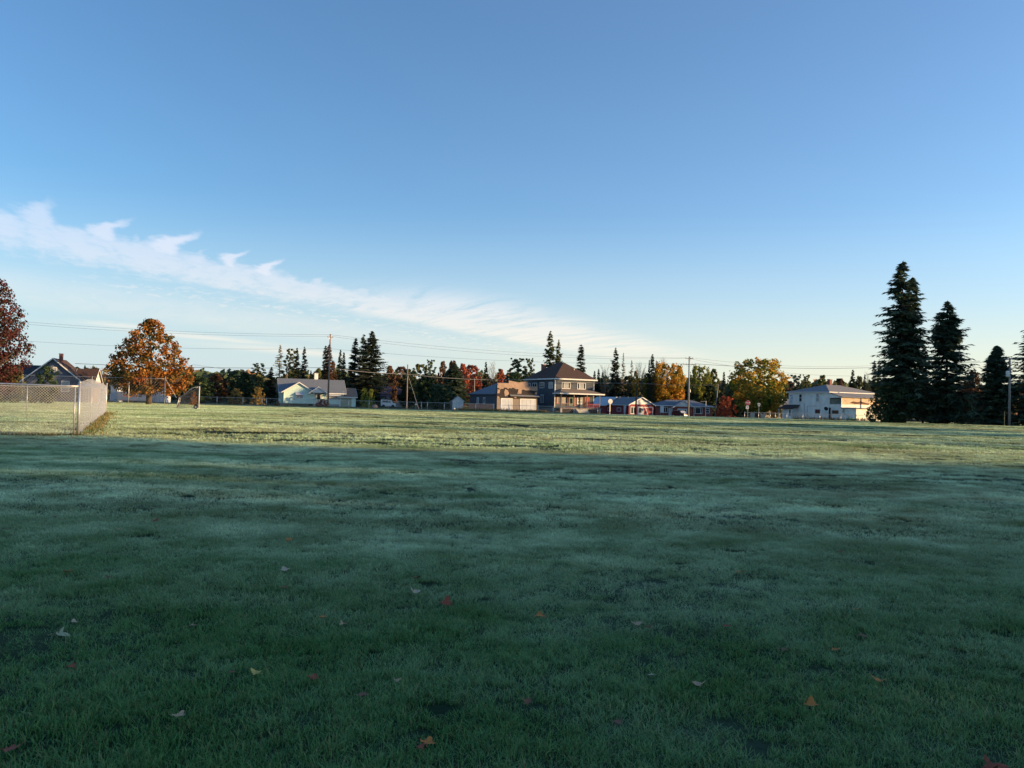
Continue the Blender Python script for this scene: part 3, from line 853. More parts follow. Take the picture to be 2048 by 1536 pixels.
def chimney(root, x, y, z0, z1, w=.7, mat=None):
    c = MB().box(x - w / 2, y - w / 2, z0, x + w / 2, y + w / 2, z1).build('chimney', mat or CHIM, root)
    MB().box(x - w / 2 - .06, y - w / 2 - .06, z1 + .003, x + w / 2 + .06, y + w / 2 + .06, z1 + .12).build('cap', CONCRETE, c)
    return c
def pent(mb, pts):
    vs = [Vector(p) for p in pts]; return mb.slab(vs, .1)
def house(name, px, Y, yaw, label, cat='house', dz=0.0):
    x = W(px, 800, Y).x
    return empty(name, (x, Y, h1(x, Y) + dz), label, cat, rz=radians(yaw))

# --- mint house: origin at its front left corner; left end turned toward the field
mh = house('mint_house', 561, 152, 20, 'mint-green bungalow with grey-blue roof, white gables and window awnings')
FR, LFc = uvw('front'), uvw('left')
MB().box(0, 0, .45, 12.6, 8.4, 3.05).build('wall', MINT, mh)
MB().box(.05, .05, -.3, 12.55, 8.35, .448).build('foundation', CONCRETE, mh)
for xx in (0.0, 12.45):
    MB().prism([(xx, 0.002, 3.053), (xx, 8.398, 3.053), (xx, 4.2, 5.52)], (.15, 0, 0)).build('gable_wall', MINT, mh)
rf = gable_x(mh, 0, 0, 12.6, 8.4, 3.05, 5.6, .5, BLUEROOF, MINT)
chimney(rf, 7.3, 4.6, 4.6, 6.85, .75, OLDWHITE)
# projecting front gable on the left half
bay = MB().box(.6, -1.1, .45, 6.3, -.003, 3.05).build('bay_wall', MINT, mh)
MB().prism([(.6, -1.1, 3.053), (6.3, -1.1, 3.053), (3.45, -1.1, 4.72)], (0, .15, 0)).build('bay_gable', MINT, mh)
gable_y(mh, .6, -1.1, 6.3, 3.2, 3.05, 4.8, .55, BLUEROOF, 'bay_roof', oy=.35)
gable_y(mh, 5.7, -2.1, 8.7, 1.0, 2.95, 4.0, .35, BLUEROOF, 'porch_roof', oy=.2)
MB().prism([(5.7, -2.1, 2.75), (8.7, -2.1, 2.75), (8.7, -2.1, 2.95), (7.2, -2.1, 3.85), (5.7, -2.1, 2.95)], (0, .12, 0)).build('porch_gable', WHITE, mh)
for x in (6.35, 8.55):
    MB().box(x - .06, -2.0, .5, x + .06, -1.88, 2.75).build('porch_post', WHITE, mh)
MB().box(6.32, -2.1, -.2, 8.7, -.003, .5).build('porch_floor', CONCRETE, mh)
MB().box(6.6, -2.6, -.2, 7.9, -2.103, .22).build('step', CONCRETE, mh)
mb = MB()
for i in range(8): mb.box(7.75 + i * .11, -2.06, .5, 7.79 + i * .11, -2.02, 1.35)
mb.box(7.7, -2.07, 1.35, 8.6, -2.01, 1.42); mb.build('railing', DARKROOF, mh)
door(mh, FR, 7.0, 2.62, 1.0, .5, WHITE, True, WHITE)
BY = uvw('front', -1.1)
def awn(f, u0, u1, z, parent):
    w = parent; a = MB()
    P_ = lambda u, v, d: f(u, v, d)
    a.slab([P_(u0 - .1, z - .42, .6), P_(u1 + .1, z - .42, .6), P_(u1 + .1, z + .12, .03), P_(u0 - .1, z + .12, .03)], .04)
    a.build('awning', MAT('awning_stripes', (.42, .45, .52), .6, (6, .5), stretch=(8, 8, .1)), w)
w_ = window(mh, BY, 2.9, 1.45, 4.3, 2.6, (.5,), (), glass=CURTAIN); awn(BY, 2.9, 4.3, 2.62, w_)
w_ = window(mh, FR, 9.1, 1.35, 11.9, 2.55, (.22, .78), (), glass=CURTAIN); awn(FR, 9.1, 11.9, 2.6, w_)
window(mh, LFc, 2.0, 1.3, 2.8, 2.5, (), (.5,)); window(mh, LFc, 4.8, 1.3, 5.6, 2.5, (), (.5,))
MB().box(.52, -1.18, .5, .6 - .003, -1.1, 3.0).build('downspout', WHITE, mh)
# attached garage to the right, tan roof
mg = house('garage', 678.5, 156, 20, 'small mint garage with tan shingled roof right of the mint house', 'garage')
MB().box(0, 0, -.2, 3.4, 5.2, 2.25).build('wall', MINT, mg)
gable_x(mg, 0, 0, 3.4, 5.2, 2.25, 3.95, .3, TANROOF, MINT)
MB().prism([(3.3, 0.0, 2.253), (3.3, 5.2, 2.253), (3.3, 2.6, 3.85)], (.09, 0, 0)).build('gable_wall', MINT, mg)
dr = MB().box(.3, -.05, 0, 2.5, -.003, 2.05).build('garage_door', MAT('tan_door', (.36, .37, .26), .6, (1, .1), ('wavez', 2, .6)), mg)
MB().box(.2, -.06, 0, .297, -.003, 2.15).build('door_trim', WHITE, mg); MB().box(2.503, -.06, 0, 2.6, -.003, 2.15).build('door_trim', WHITE, mg)

# --- big grey house, hip roof, front porch
gh = house('grey_house', 1110, 148, 27, 'large two-storey grey house with brown hip roof and front porch')
MB().box(0, 0, .9, 9, 12, 6.7).build('wall', GREYSIDE, gh)
MB().box(.06, .06, -.3, 8.94, 11.94, .898).build('foundation', CONCRETE, gh)
rf = hip(gh, 0, 0, 9, 12, 6.75, 10.3, .55, BROWNROOF, t=.22)
chimney(rf, 2.6, 9.6, 7.6, 9.9, .7)
MB().tube([(5.6, 2.2, 8.2), (5.6, 2.2, 9.0)], .06, 8).build('vent_pipe', GALV, rf)
for (x, y) in ((0, 0), (9, 0)):
    MB().box(x - .12 + (.1 if x else 0), y - .03, .92, x + .02 + (.1 if x else 0), y + .12, 6.5).build('corner_board', WHITE, gh)
FR, LFc = uvw('front'), uvw('left')
for u in (1.45, 5.05):
    window(gh, FR, u, 4.75, u + 2.0, 6.05, (.25, .75), (), .11, glass=GLASS)
    g = MB(); wbox(g, FR, u + .58, 4.9, u + 1.42, 5.95, .024, .03); g.build('curtain', CURTAIN, gh)
window(gh, LFc, .9, 4.75, 2.6, 6.05, (.22, .8), (), .10, glass=CURTAIN)
window(gh, LFc, 4.4, 4.85, 6.2, 6.05, (.5,), (.5,), .10)
window(gh, LFc, 7.5, 5.0, 9.4, 5.95, (.5,), (), .10); window(gh, LFc, 10.2, 5.2, 11.0, 5.9, (), (), .10)
window(gh, LFc, 4.6, 1.8, 5.9, 3.5, (.5,), (), .10)
# porch
MB().box(-.25, -2.5, .8, 9.4, -.003, 1.0).build('porch_floor', OLDWOOD, gh)
mb = MB()
mb.add([(-.6, -2.95, 3.85), (9.75, -2.95, 3.85), (9.75, .0 - .004, 3.85), (-.6, -.004, 3.85), (1.4, -.004, 4.75), (7.6, -.004, 4.75)], [(0, 1, 5, 4), (1, 2, 5), (3, 0, 4), (3, 2, 1, 0)])
prf = mb.build('porch_roof', TANROOF, gh)
f_ = MB(); f_.box(-.63, -2.98, 3.66, 9.78, -2.953, 3.88); f_.box(-.63, -2.95, 3.66, -.603, -.01, 3.88); f_.box(9.753, -2.95, 3.66, 9.78, -.01, 3.88); f_.build('fascia', WHITE, prf)
for x in (-.02, 2.95, 5.95, 8.95):
    MB().box(x - .08, -2.42, 1.003, x + .08, -2.26, 3.66).build('porch_post', OLDWOOD, gh)
    MB().box(x - .2, -2.55, -.2, x + .2, -2.15, .797).build('pier', CONCRETE, gh)
for x0, x1, mt in ((0.1, 2.85, OLDWOOD), (6.07, 8.85, DECKRED)):
    mb = MB(); mb.box(x0, -2.38, 1.78, x1, -2.30, 1.86); mb.box(x0, -2.37, 1.12, x1, -2.31, 1.18)
    n = int((x1 - x0) / .16)
    for i in range(n): x = x0 + .08 + i * .16; mb.box(x - .02, -2.36, 1.18, x + .02, -2.32, 1.78)
    mb.build('railing', mt, gh)
    MB().box(x0 + .1, -2.45, -.1, x1 - .1, -2.40, .75).build('porch_skirt', TARPAPER, gh)
mb = MB()
for i in range(5): mb.box(3.2, -2.55 - .3 * (i + 1), -.2, 5.7, -2.55 - .3 * i - .002, .78 - .18 * i)
mb.build('porch_steps', CONCRETE, gh)
for x in (3.3, 5.6):
    MB().tube([(x, -2.4, 1.75), (x, -4.0, .9)], .035, 6).build('handrail', TARPAPER, gh)
for (u0, u1, gl_) in ((.3, 1.0, CURTAIN), (1.45, 2.75, CURTAIN), (5.1, 6.3, CURTAIN)):
    window(gh, FR, u0, 1.75, u1, 3.25, (), (.5,) if u1 > 5 else (), .14, ORANGETRIM if u1 < 5 else WHITE, gl_)
door(gh, FR, 3.25, 3.1, .95, 1.0, MAT('green_door', (.06, .13, .13), .5), True, ORANGETRIM)
door(gh, FR, 7.0, 3.1, .95, 1.0, DECKRED, False, ORANGETRIM)
MB().box(4.3, -.06, 1.0, 4.9, -.004, 3.2).build('door_panel', ORANGETRIM, gh)

# --- garage with a torn parapet, attached on the left
th = radians(27)
gx, gy = W(1070, 800, 146).x, 146
ox = gx + cos(th) * (-8.25); oy = gy + sin(th) * (-8.25)
tg = empty('garage', (ox, oy, h1(ox, oy)), 'old flat-fronted garage with torn tan parapet and two white doors', 'garage', rz=th)
MB().box(0, .3, -.2, 8.6, 12.5, 3.2).build('wall', GREYSIDE, tg)
hip(tg, 0, .9, 8.6, 12.5, 3.25, 5.7, .35, BLUEROOF, 'roof', fascia=GREYSIDE)
FG, LG = uvw('front', .0), uvw('left')
MB().box(0, 0, -.2, 8.7, .297, 5.0).build('front_wall', TARPAPER, tg)
# surviving sheathing, in torn pieces standing proud of the tar paper
rnd = random.Random(4)
def torn(pts, d=.05, mat=TANBOARD, name='sheathing'):
    return MB().prism([(u, -.004, v) for u, v in pts], (0, -d, 0)).build(name, mat, tg)
par = [(0, 4.45), (.35, 4.40), (.6, 4.15), (.9, 4.32), (1.25, 4.28), (1.5, 4.55), (1.9, 4.5), (2.3, 4.25), (2.6, 4.5), (3.0, 4.42), (3.3, 4.62), (4.0, 4.3), (4.4, 4.35), (5.1, 4.2), (5.6, 4.32), (6.2, 4.12), (7.0, 4.22), (8.0, 4.1), (8.7, 4.15), (8.7, 4.95), (6.6, 4.95), (6.6, 5.85), (5.4, 5.8), (4.6, 5.62), (3.7, 5.75), (2.4, 5.95), (2.4, 5.4), (0, 5.4)]
torn(par, .09, name='parapet')
MB().box(2.4, .0, 5.0, 6.6, .2, 5.6).build('parapet_backing', OLDWOOD, tg)
for pts in ([(.05, 3.4), (.5, 3.45), (.62, 4.1), (.1, 4.2)], [(1.65, 2.9), (2.25, 2.75), (2.5, 3.5), (2.3, 4.0), (1.7, 4.3), (1.5, 3.7)], 
            [(4.3, 3.4), (5.2, 3.45), (5.25, 4.25), (4.55, 4.3)], [(8.1, 3.5), (8.65, 3.3), (8.65, 4.0), (8.3, 3.9)], [(0, 1.2), (.55, 1.2), (.5, 2.75), (.05, 2.9)],
            [(3.6, 2.75), (4.1, 2.5), (4.15, 3.1), (3.7, 3.2)]):
    torn(pts, .05 + rnd.random() * .02)
MB().slab([(2.6, -.65, 3.0), (8.9, -.65, 3.0), (8.9, -.1, 3.25), (2.6, -.1, 3.25)], .07).build('pent_roof', GREYROOF, tg)
for pts, nm in (([(0, 0), (.75, 0), (.75, 2.4), (0, 2.6)], 'pier_board'), ([(3.3, 0), (4.9, 0), (4.9, 2.45), (3.3, 2.45)], 'pier_board'), ([(8.35, 0), (8.7, 0), (8.7, 2.6), (8.35, 2.6)], 'pier_board')):
    torn(pts, .06, OLDWOOD, nm)
PALEDOOR = MAT('pale_garage_door', (.44, .47, .52), .6, (.9, .14), ('wavex', 1.6, .5))
for u0, u1, bars in ((.9, 3.2, (.66,)), (5.0, 8.25, (.12, .42, .68))):
    d = MB().box(u0, -.09, .1, u1, -.004, 2.4).build('garage_door', PALEDOOR, tg)
    mb = MB(); mb.box(u0 - .1, -.13, .1, u0 - .003, -.004, 2.5); mb.box(u1 + .003, -.13, .1, u1 + .1, -.004, 2.5); mb.box(u0 - .003, -.13, 2.403, u1 + .003, -.004, 2.52); mb.build('frame', WHITE, d)
    for b in bars:
        x = u0 + (u1 - u0) * b; MB().box(x - .02, -.098, .12, x + .02, -.091, 2.38).build('seam', OLDWOOD, d)
for u in (5.2, 8.2):
    window(tg, LG, u, 1.35, u + .9, 2.6, (), (), .13, glass=CURTAIN if u > 8 else GLASS)
bf = house('board_fence', 988, 139.5, 0, 'weathered board fence in front of the grey barn wall', 'fence')
mb = MB()
for i in range(34):
    x = -.13 - i * .135; mb.box(x - .06, 0, 0, x + .06, .025, 1.32 + .05 * rnd.random())
mb.build('boards', MAT('purple_grey_boards', (.10, .085, .095), .9, (3, .3)), bf)
MB().box(-4.75, .03, .4, 0, .08, .5).build('rail', OLDWOOD, bf); MB().box(-4.75, .03, 1.0, 0, .08, 1.1).build('rail', OLDWOOD, bf)
pk = house('picket_fence', 1012, 138.5, 0, 'short broken picket fence below the left garage door', 'fence')
mb = MB()
for i in range(11):
    x = -1.1 + i * .2; mb.box(x - .05, 0, 0, x + .05, .03, .42 + .35 * abs(sin(i * 1.9)))
mb.build('pickets', TANBOARD, pk); MB().box(-1.2, .033, .25, 1.1, .07, .33).build('rail', TANBOARD, pk)
# grey shed far left of the barn
gs = house('shed', 921, 150, 15, 'small grey shed left of the grey barn', 'shed')
MB().box(-1.6, 0, -.1, 0.6, 2.4, 1.9).build('wall', OLDWHITE, gs); gable_y(gs, -1.6, 0, .6, 2.4, 1.9, 2.7, .15, GREYROOF)
MB().prism([(-1.6, 0, 1.903), (.6, 0, 1.903), (-.5, 0, 2.62)], (0, .1, 0)).build('gable_wall', OLDWHITE, gs)
MB().box(-.9, -.03, 0, -.1, -.003, 1.7).build('door', WHITE, gs)
pt = house('picnic_table', 933, 142, 10, 'wooden picnic table left of the grey barn', 'table')
MB().box(-.95, -.4, .70, .95, .4, .76).build('table_top', OLDWOOD, pt)
for s in (-1, 1):
    MB().box(-.95, s * .85 - .14, .42, .95, s * .85 + .14, .47).build('bench', OLDWOOD, pt)
for x in (-.7, .7):
    MB().prism([(x, -.95, 0), (x, -.8, 0), (x, -.2, .7), (x, -.35, .7)], (.05, 0, 0)).build('leg', OLDWOOD, pt); MB().prism([(x, .95, 0), (x, .8, 0), (x, .2, .7), (x, .35, .7)], (.05, 0, 0)).build('leg', OLDWOOD, pt)

# --- red buildings
rb = house('red_building', 1258, 184, 27, 'long low red building with grey roof and white gable end')
MB().box(0, 0, -.2, 7.6, 11, 2.9).build('wall', REDSIDE, rb)
gable_y(rb, 0, 0, 7.6, 11, 2.9, 4.75, .35, GREYROOF, oy=.4)
MB().prism([(0.1, -.0, 2.903), (7.5, 0, 2.903), (3.8, 0, 4.65)], (0, .1, 0)).build('gable_wall', WHITE, rb)
FR, LFc = uvw('front'), uvw('left')
window(rb, FR, .5, .5, 2.2, 2.3, (.5,), (), .14, WHITE, GLASS)
door(rb, FR, 2.75, 2.25, 1.3, 0, WHITE, True, WHITE)
d = MB().box(4.5, -.06, .1, 7.1, -.004, 2.15).build('garage_door', REDSIDE, rb)
mb = MB(); mb.box(4.36, -.09, .0, 4.497, -.004, 2.29); mb.box(7.103, -.09, 0, 7.24, -.004, 2.29); mb.box(4.497, -.09, 2.153, 7.103, -.004, 2.29); mb.box(4.497, -.09, -.02, 7.103, -.004, .097); mb.build('frame', WHITE, d)
MB().prism([(4.9, -.064, 2.1), (5.05, -.064, 2.1), (5.9, -.064, .15), (5.75, -.064, .15)], (0, -.03, 0)).build('brace', WHITE, d)
window(rb, LFc, 3.2, 1.0, 5.0, 2.0, (), (), .15, glass=DECKRED); window(rb, LFc, 7.6, 1.0, 9.2, 2.0, (), (), .15, glass=DECKRED)
MB().prism([(-.35, .6, 2.7), (-.35, 1.7, 2.7), (-.5, 1.2, .2), (-.5, .7, .3)], (-.05, 0, 0)).build('hanging_sheet', WHITE, rb)
for y in (2.0, 5.5): MB().tube([(2.6, y + 2, 3.6), (2.6, y + 2, 4.9)], .05, 6).build('vent_pipe', GALV, rb)
rs_ = house('red_shed', 1236, 190, 27, 'red shed with a silver metal roof, between grey house and long red building', 'shed', 0)
MB().box(-1.5, 3.0, -.2, 4.5, 12, 2.7).build('wall', REDSIDE, rs_)
gable_y(rs_, -1.5, 3.0, 4.5, 12, 2.7, 4.7, .3, STEEL)
MB().prism([(-1.4, 3.0, 2.703), (4.4, 3.0, 2.703), (1.5, 3.0, 4.6)], (0, .1, 0)).build('gable_wall', WHITE, rs_)
# basketball hoop by the shed and one before the brick house
bh = house('basketball_hoop', 1220, 165, 20, 'white basketball backboard on a pole before the red building', 'hoop')
MB().tube([(0, 0, -.1), (0, 0, 3.3)], .06, 8).build('pole', GALV, bh)
MB().lathe([(.0, 0), (.55, 0), (.55, .05), (.0, .05)], n=16).build('backboard', WHITE, bh).matrix_local = Matrix.Translation((0, -.15, 3.0)) @ Matrix.Rotation(pi / 2, 4, 'X')
mb = MB(); mb.tube([(.22 * cos(2 * pi * i / 16), -.40 + .22 * sin(2 * pi * i / 16), 2.75) for i in range(17)], .015, 5, False); mb.build('rim', ORANGETRIM, bh)
sw = house('swing_frame', 1411.5, 140, 0, 'thin white pole frame with two splayed legs, right of the crossarm pole', 'frame')
MB().tube([(0, 0, -.1), (.05, 0, 2.95)], .05, 8).build('pole', WHITE, sw)
MB().tube([(-.95, 0, 2.8), (.2, 0, 2.9)], .035, 6).build('arm', WHITE, sw)
MB().tube([(-.75, .2, -.1), (-.6, .1, 2.0)], .025, 6).build('leg', GREYPOLE, sw); MB().tube([(.9, .2, -.1), (.72, .1, 1.9)], .025, 6).build('leg', GREYPOLE, sw)

# --- brick house
bk_ = house('brick_house', 1311, 188, 4, 'low brick ranch house with grey hip roof, white gable and white garage door')
MB().box(0, 0, -.2, 14.6, 8, 2.75).build('wall', BRICK, bk_)
hip(bk_, 0, 0, 14.6, 8, 2.8, 4.3, .45, BLUEROOF)
MB().box(4.6, -1.2, -.2, 9.2, -.003, 2.6).build('front_wing', BRICK, bk_)
gable_y(bk_, 4.4, -1.3, 9.4, 2.5, 2.65, 4.2, .35, GREYROOF, 'front_roof', oy=.2)
MB().prism([(4.2, -1.32, 2.62), (9.6, -1.32, 2.62), (6.9, -1.32, 4.1)], (0, .1, 0)).build('gable_wall', WHITE, bk_)
FR = uvw('front'); FW = uvw('front', -1.2)
window(bk_, FR, 2.0, 1.0, 3.2, 2.45, (.5,), (), .13)
door(bk_, FR, 3.5, 2.15, .9, 0, WHITE, False, WHITE)
d = MB().box(5.3, -1.26, 0, 7.7, -1.204, 2.1).build('garage_door', WHITE, bk_)
for i in range(4): MB().box(5.45 + i * .55, -1.275, 1.5, 5.85 + i * .55, -1.262, 1.85).build('pane', GLASS, d)
window(bk_, FR, 9.8, .9, 12.0, 2.5, (.2, .8), (), .13); window(bk_, FR, 12.8, 1.1, 13.9, 2.4, (), (.5,), .13)
MB().box(9.45, -1.3, 0, 9.55, -1.2, 2.6).build('downspout', WHITE, bk_)
sb = house('sign_board', 1324.5, 150, 0, 'white blank board on two posts before the brick house', 'board')
MB().box(-.36, 0, .55, .36, .06, 1.85).build('panel', WHITE, sb)
for x in (-.3, .3): MB().box(x - .05, .063, -.1, x + .05, .14, 1.8).build('post', OLDWOOD, sb)

# --- white building
wb = house('white_building', 1658, 138, 27, 'white two-storey building with low grey hip roof, brick chimney and lower annexes', 'building', -.05)
MB().box(0, 0, -.2, 13.5, 9.5, 5.15).build('wall', OLDWHITE, wb)
rf = hip(wb, 0, 0, 13.5, 9.5, 5.2, 6.75, .4, GREYROOF)
chimney(rf, 6.3, 5.2, 6.2, 7.75, .62); MB().tube([(9.2, 4.0, 6.3), (9.2, 4.0, 7.0)], .09, 8).build('vent_pipe', TARPAPER, rf)
FR, LFc = uvw('front'), uvw('left')
window(wb, LFc, 6.15, 3.3, 6.95, 4.85, (), (.5,), .12, sill=True); window(wb, LFc, 2.15, 3.35, 2.95, 4.95, (), (.5,), .12, glass=CURTAIN, sill=True)
window(wb, LFc, 1.95, 1.15, 3.1, 1.95, (), (), .1, mat=OLDWOOD)
MB().tube([(-.05, 5.6, .2), (-.05, 5.6, 3.0)], .03, 5).build('conduit', GREYPOLE, wb); MB().tube([(-.05, 4.9, .6), (-.05, 4.9, 2.55), (-.05, 3.0, 2.55)], .03, 5).build('conduit', GREYPOLE, wb)
MB().box(-.2, 4.7, .55, -.003, 5.1, .95).build('meter_box', GALV, wb)
MB().box(-.035, -.02, .1, .1, -.003, 5.1).build('corner_board', WHITE, wb)
# upper sleeping porch
up = MB()
up.box(0.02, -2.7, 2.35, 13.0, -.003, 2.95).build('porch_base', OLDWHITE, wb)
MB().box(.02, -2.7, 4.12, .12, -.003, 4.3).build('porch_lintel', OLDWHITE, wb)
mb = MB(); mb.box(.02, -2.7, 2.953, .16, -2.56, 4.118); mb.box(.02, -.14, 2.953, .14, -.003, 4.118); mb.build('porch_post', OLDWHITE, wb)
MB().box(.2, -2.2, 2.96, .5, -.05, 3.95).build('porch_screen', MAT('dusty_screen', (.16, .17, .13), .8, (1.5, .5)), wb)
STRIP = MAT('stripped_siding', (.50, .40, .31), .9, (.9, .22), ('wavez', 2.2, .6), col2=(.66, .52, .38))
MB().box(.163, -2.7, 2.953, 13.0, -2.55, 4.25).build('porch_front', STRIP, wb)
MB().prism([(2.2, -2.703, 3.25), (3.0, -2.703, 3.55), (4.4, -2.703, 3.45), (5.2, -2.703, 3.62), (6.6, -2.703, 3.3), (7.6, -2.703, 3.25), (7.2, -2.703, 3.0), (5.2, -2.703, 3.15), (3.6, -2.703, 3.05)], (0, -.02, 0)).build('peeled_patch', MAT('peeled_brown', (.11, .055, .035), .95, (2, .4)), wb)
MB().slab([(-.25, -3.1, 4.28), (13.2, -3.1, 4.28), (13.2, -.38, 5.12), (-.25, -.38, 5.12)], .09).build('porch_roof', GREYROOF, wb)
MB().prism([(.02, -2.7, 4.302), (.02, -.003, 4.302), (.02, -.003, 5.0)], (.1, 0, 0)).build('porch_side', OLDWHITE, wb)
# ground floor annexes
MB().box(.05, -5.8, -.25, 4.4, -2.72, 2.2).build('annex_wall', OLDWHITE, wb); MB().box(.05, -2.717, -.25, 13, -.004, 2.347).build('annex_wall', OLDWHITE, wb)
MB().box(-.2, -6.05, 2.203, 4.6, -2.72, 2.33).build('annex_roof', TARPAPER, wb)
MB().box(-.25, -6.08, 2.25, -.203, -2.7, 2.40).build('annex_fascia', WHITE, wb)
MB().box(4.403, -5.0, -.25, 11, -2.72, 1.95).build('annex_wall', OLDWHITE, wb)
MB().slab([(4.42, -5.5, 1.95), (11.2, -5.5, 1.95), (11.2, -2.75, 2.3), (4.42, -2.75, 2.3)], .12).build('annex_roof', MAT('maroon_roof', (.09, .03, .035), .9), wb)
LA = uvw('left', .05)
window(wb, LA, -2.1, 1.2, -.7, 1.85, (), (), .09, mat=OLDWOOD); MB().box(-.3, -3.3, 1.7, .047, -2.7, 2.1).build('air_conditioner', GALV, wb)
MB().tube([(-.02, -2.9, 1.6), (-.02, -4.3, .85), (-.02, -4.5, .5)], .07, 6).build('drain_pipe', WHITE, wb)
window(wb, uvw('front', -5.0), 5.2, 1.0, 6.9, 1.75, (.5,), (), .13, mat=OLDWOOD, glass=CURTAIN)
MB().box(-.16, -.35, .0, .047, -.1, 2.3).build('downspout', TARPAPER, wb)
# vestibule with a dark lean-to roof at the far end of the long wall
MB().box(-1.5, 7.2, -.2, -.004, 9.6, 2.0).build('vestibule', OLDWHITE, wb)
MB().slab([(-2.1, 6.7, 1.95), (-2.1, 10.2, 1.95), (-.02, 10.2, 2.75), (-.02, 6.7, 2.75)], .1).build('vestibule_roof', DARKROOF, wb)
window(wb, uvw('left', -1.5), 7.5, .6, 7.9, 1.75, (), (), .06); door(wb, uvw('left', -1.5), 8.3, 1.85, .8, 0, WHITE, False)
for y in (6.9, 10.0): MB().box(-2.05, y - .05, -.2, -1.95, y + .05, 1.95).build('vestibule_post', OLDWHITE, wb)
# sign on the wall
sg = MB().box(-.07, 8.25, 2.95, -.012, 9.35, 4.95)
so_ = sg.build('wall_sign', SIGNWHITE); so_.matrix_world = wb.matrix_world if False else Matrix.Translation(wb.location) @ Matrix.Rotation(radians(27), 4, 'Z')
tag(so_, 'white wall sign with faded blue lettering on the white building', 'sign')
mb = MB()
rnd = random.Random(9)
for (z, u0, u1, t) in ((4.45, 8.45, 9.15, .26), (4.02, 8.35, 8.95, .26), (3.72, 8.4, 9.2, .05), (3.5, 8.45, 9.1, .12), (3.28, 8.5, 9.15, .12), (3.08, 8.45, 9.05, .08)):
    u = u1
    while u > u0:
        w0 = t * rnd.uniform(.25, .6) if t > .06 else (u1 - u0)
        mb.box(-.078, max(u0, u - w0), z - t * .5 * rnd.uniform(.6, 1), -.071, u, z + t * .5 * rnd.uniform(.6, 1)); u -= w0 + t * .14
lt = mb.build('lettering', SIGNBLUE, so_)
# satellite dish, tub and junk by the wall
sd = house('satellite_dish', 1652, 136.6, 0, 'dark satellite dish at the near corner of the white building', 'dish')
MB().lathe([(.0, .0), (.22, .03), (.36, .10), (.38, .11), (.22, .05), (.0, .02)], n=16).build('dish', SIGNBLACK, sd).matrix_local = Matrix.Translation((0, 0, 2.0)) @ Matrix.Rotation(radians(70), 4, 'X')
MB().tube([(0, .1, -.1), (0, .1, 1.95)], .035, 6).build('mast', GALV, sd)
tb = house('plastic_tub', 1703, 131.0, 8, 'turquoise plastic tub at the foot of the white building', 'tub')
MB().add([(-.72, -.3, 0), (.72, -.3, 0), (.72, .3, 0), (-.72, .3, 0), (-.8, -.36, .46), (.8, -.36, .46), (.8, .36, .46), (-.8, .36, .46), (-.74, -.3, .46), (.74, -.3, .46), (.74, .3, .46), (-.74, .3, .46), (-.7, -.27, .1), (.7, -.27, .1), (.7, .27, .1), (-.7, .27, .1)],
         [(3, 2, 1, 0), (0, 1, 5, 4), (1, 2, 6, 5), (2, 3, 7, 6), (3, 0, 4, 7), (4, 5, 9, 8), (5, 6, 10, 9), (6, 7, 11, 10), (7, 4, 8, 11), (8, 9, 13, 12), (9, 10, 14, 13), (10, 11, 15, 14), (11, 8, 12, 15), (12, 13, 14, 15)]).build('tub_shell', TURQ, tb)
MB().box(-.84, -.40, .462, .84, -.365, .50).build('rim', TURQ, tb)

# --- cream house behind the golden maple
ch = house('cream_house', 1531, 160, 8, 'low cream house half hidden behind the large gold and green maple')
CREAM = MAT('cream_siding', (.56, .54, .45), .8, (1.4, .1), ('wavez', 3, .5))
MB().box(0, 0, -.2, 8.5, 7, 2.6).build('wall', CREAM, ch)
gable_x(ch, 0, 0, 8.5, 7, 2.6, 4.4, .35, GREYROOF, CREAM)
MB().prism([(0, 0.0, 2.603), (0, 7, 2.603), (0, 3.5, 4.3)], (.1, 0, 0)).build('gable_wall', CREAM, ch)
for u in (.25, 1.0, 3.6): window(ch, uvw('front'), u, .7, u + .62, 2.1, (), (.5,), .08)
chimney(ch, 5.2, 3.2, 3.8, 5.2, .5, OLDWHITE)

# --- slate house far left
sh = house('slate_house', 104, 120, 18, 'dark slate-grey house with steep white-trimmed gable and brown right wing')
MB().box(-4.4, 0, -.2, 4.4, 8, 3.2).build('wall', SLATE, sh)
MB().prism([(-4.4, 0, 3.203), (4.4, 0, 3.203), (0, 0, 6.9)], (0, .15, 0)).build('gable_wall', SLATE, sh)
rf = gable_y(sh, -4.4, 0, 4.4, 8, 3.2, 7.0, .45, BROWNROOF, oy=.45)
chimney(rf, .45, 2.6, 6.0, 7.75, .5)
MB().box(4.403, 2.2, -.2, 5.3, 8.5, 3.3).build('wing_wall', MAT('tan_siding', (.36, .24, .16), .8, (1.4, .12), ('wavez', 3, .5)), sh)
gable_x(sh, 2.6, 2.2, 5.3, 8.5, 3.4, 5.6, .3, BROWNROOF, SLATE, 'wing_roof')
MB().prism([(5.2, 2.2, 3.303), (5.2, 8.5, 3.303), (5.2, 5.35, 5.5)], (.1, 0, 0)).build('wing_gable', WHITE, sh)
MB().box(-8, 3, -.2, -4.403, 8, 3.2).build('wing_wall', SLATE, sh); gable_x(sh, -8, 3, -3.4, 8, 3.2, 5.9, .3, DARKROOF, SLATE, 'wing_roof')
FR = uvw('front')
window(sh, FR, -.45, 4.75, .55, 5.55, (), (), .12, glass=CURTAIN); window(sh, FR, 1.2, 1.6, 2.4, 3.4, (), (.5,), .12, glass=CURTAIN)
MB().slab([(3.6, -1.6, 2.6), (7.4, -1.6, 2.6), (7.4, .0, 3.0), (3.6, .0, 3.0)], .16).build('porch_roof', WHITE, sh)
MB().box(5.4, -1.5, -.2, 5.52, -1.38, 2.5).build('porch_post', WHITE, sh)

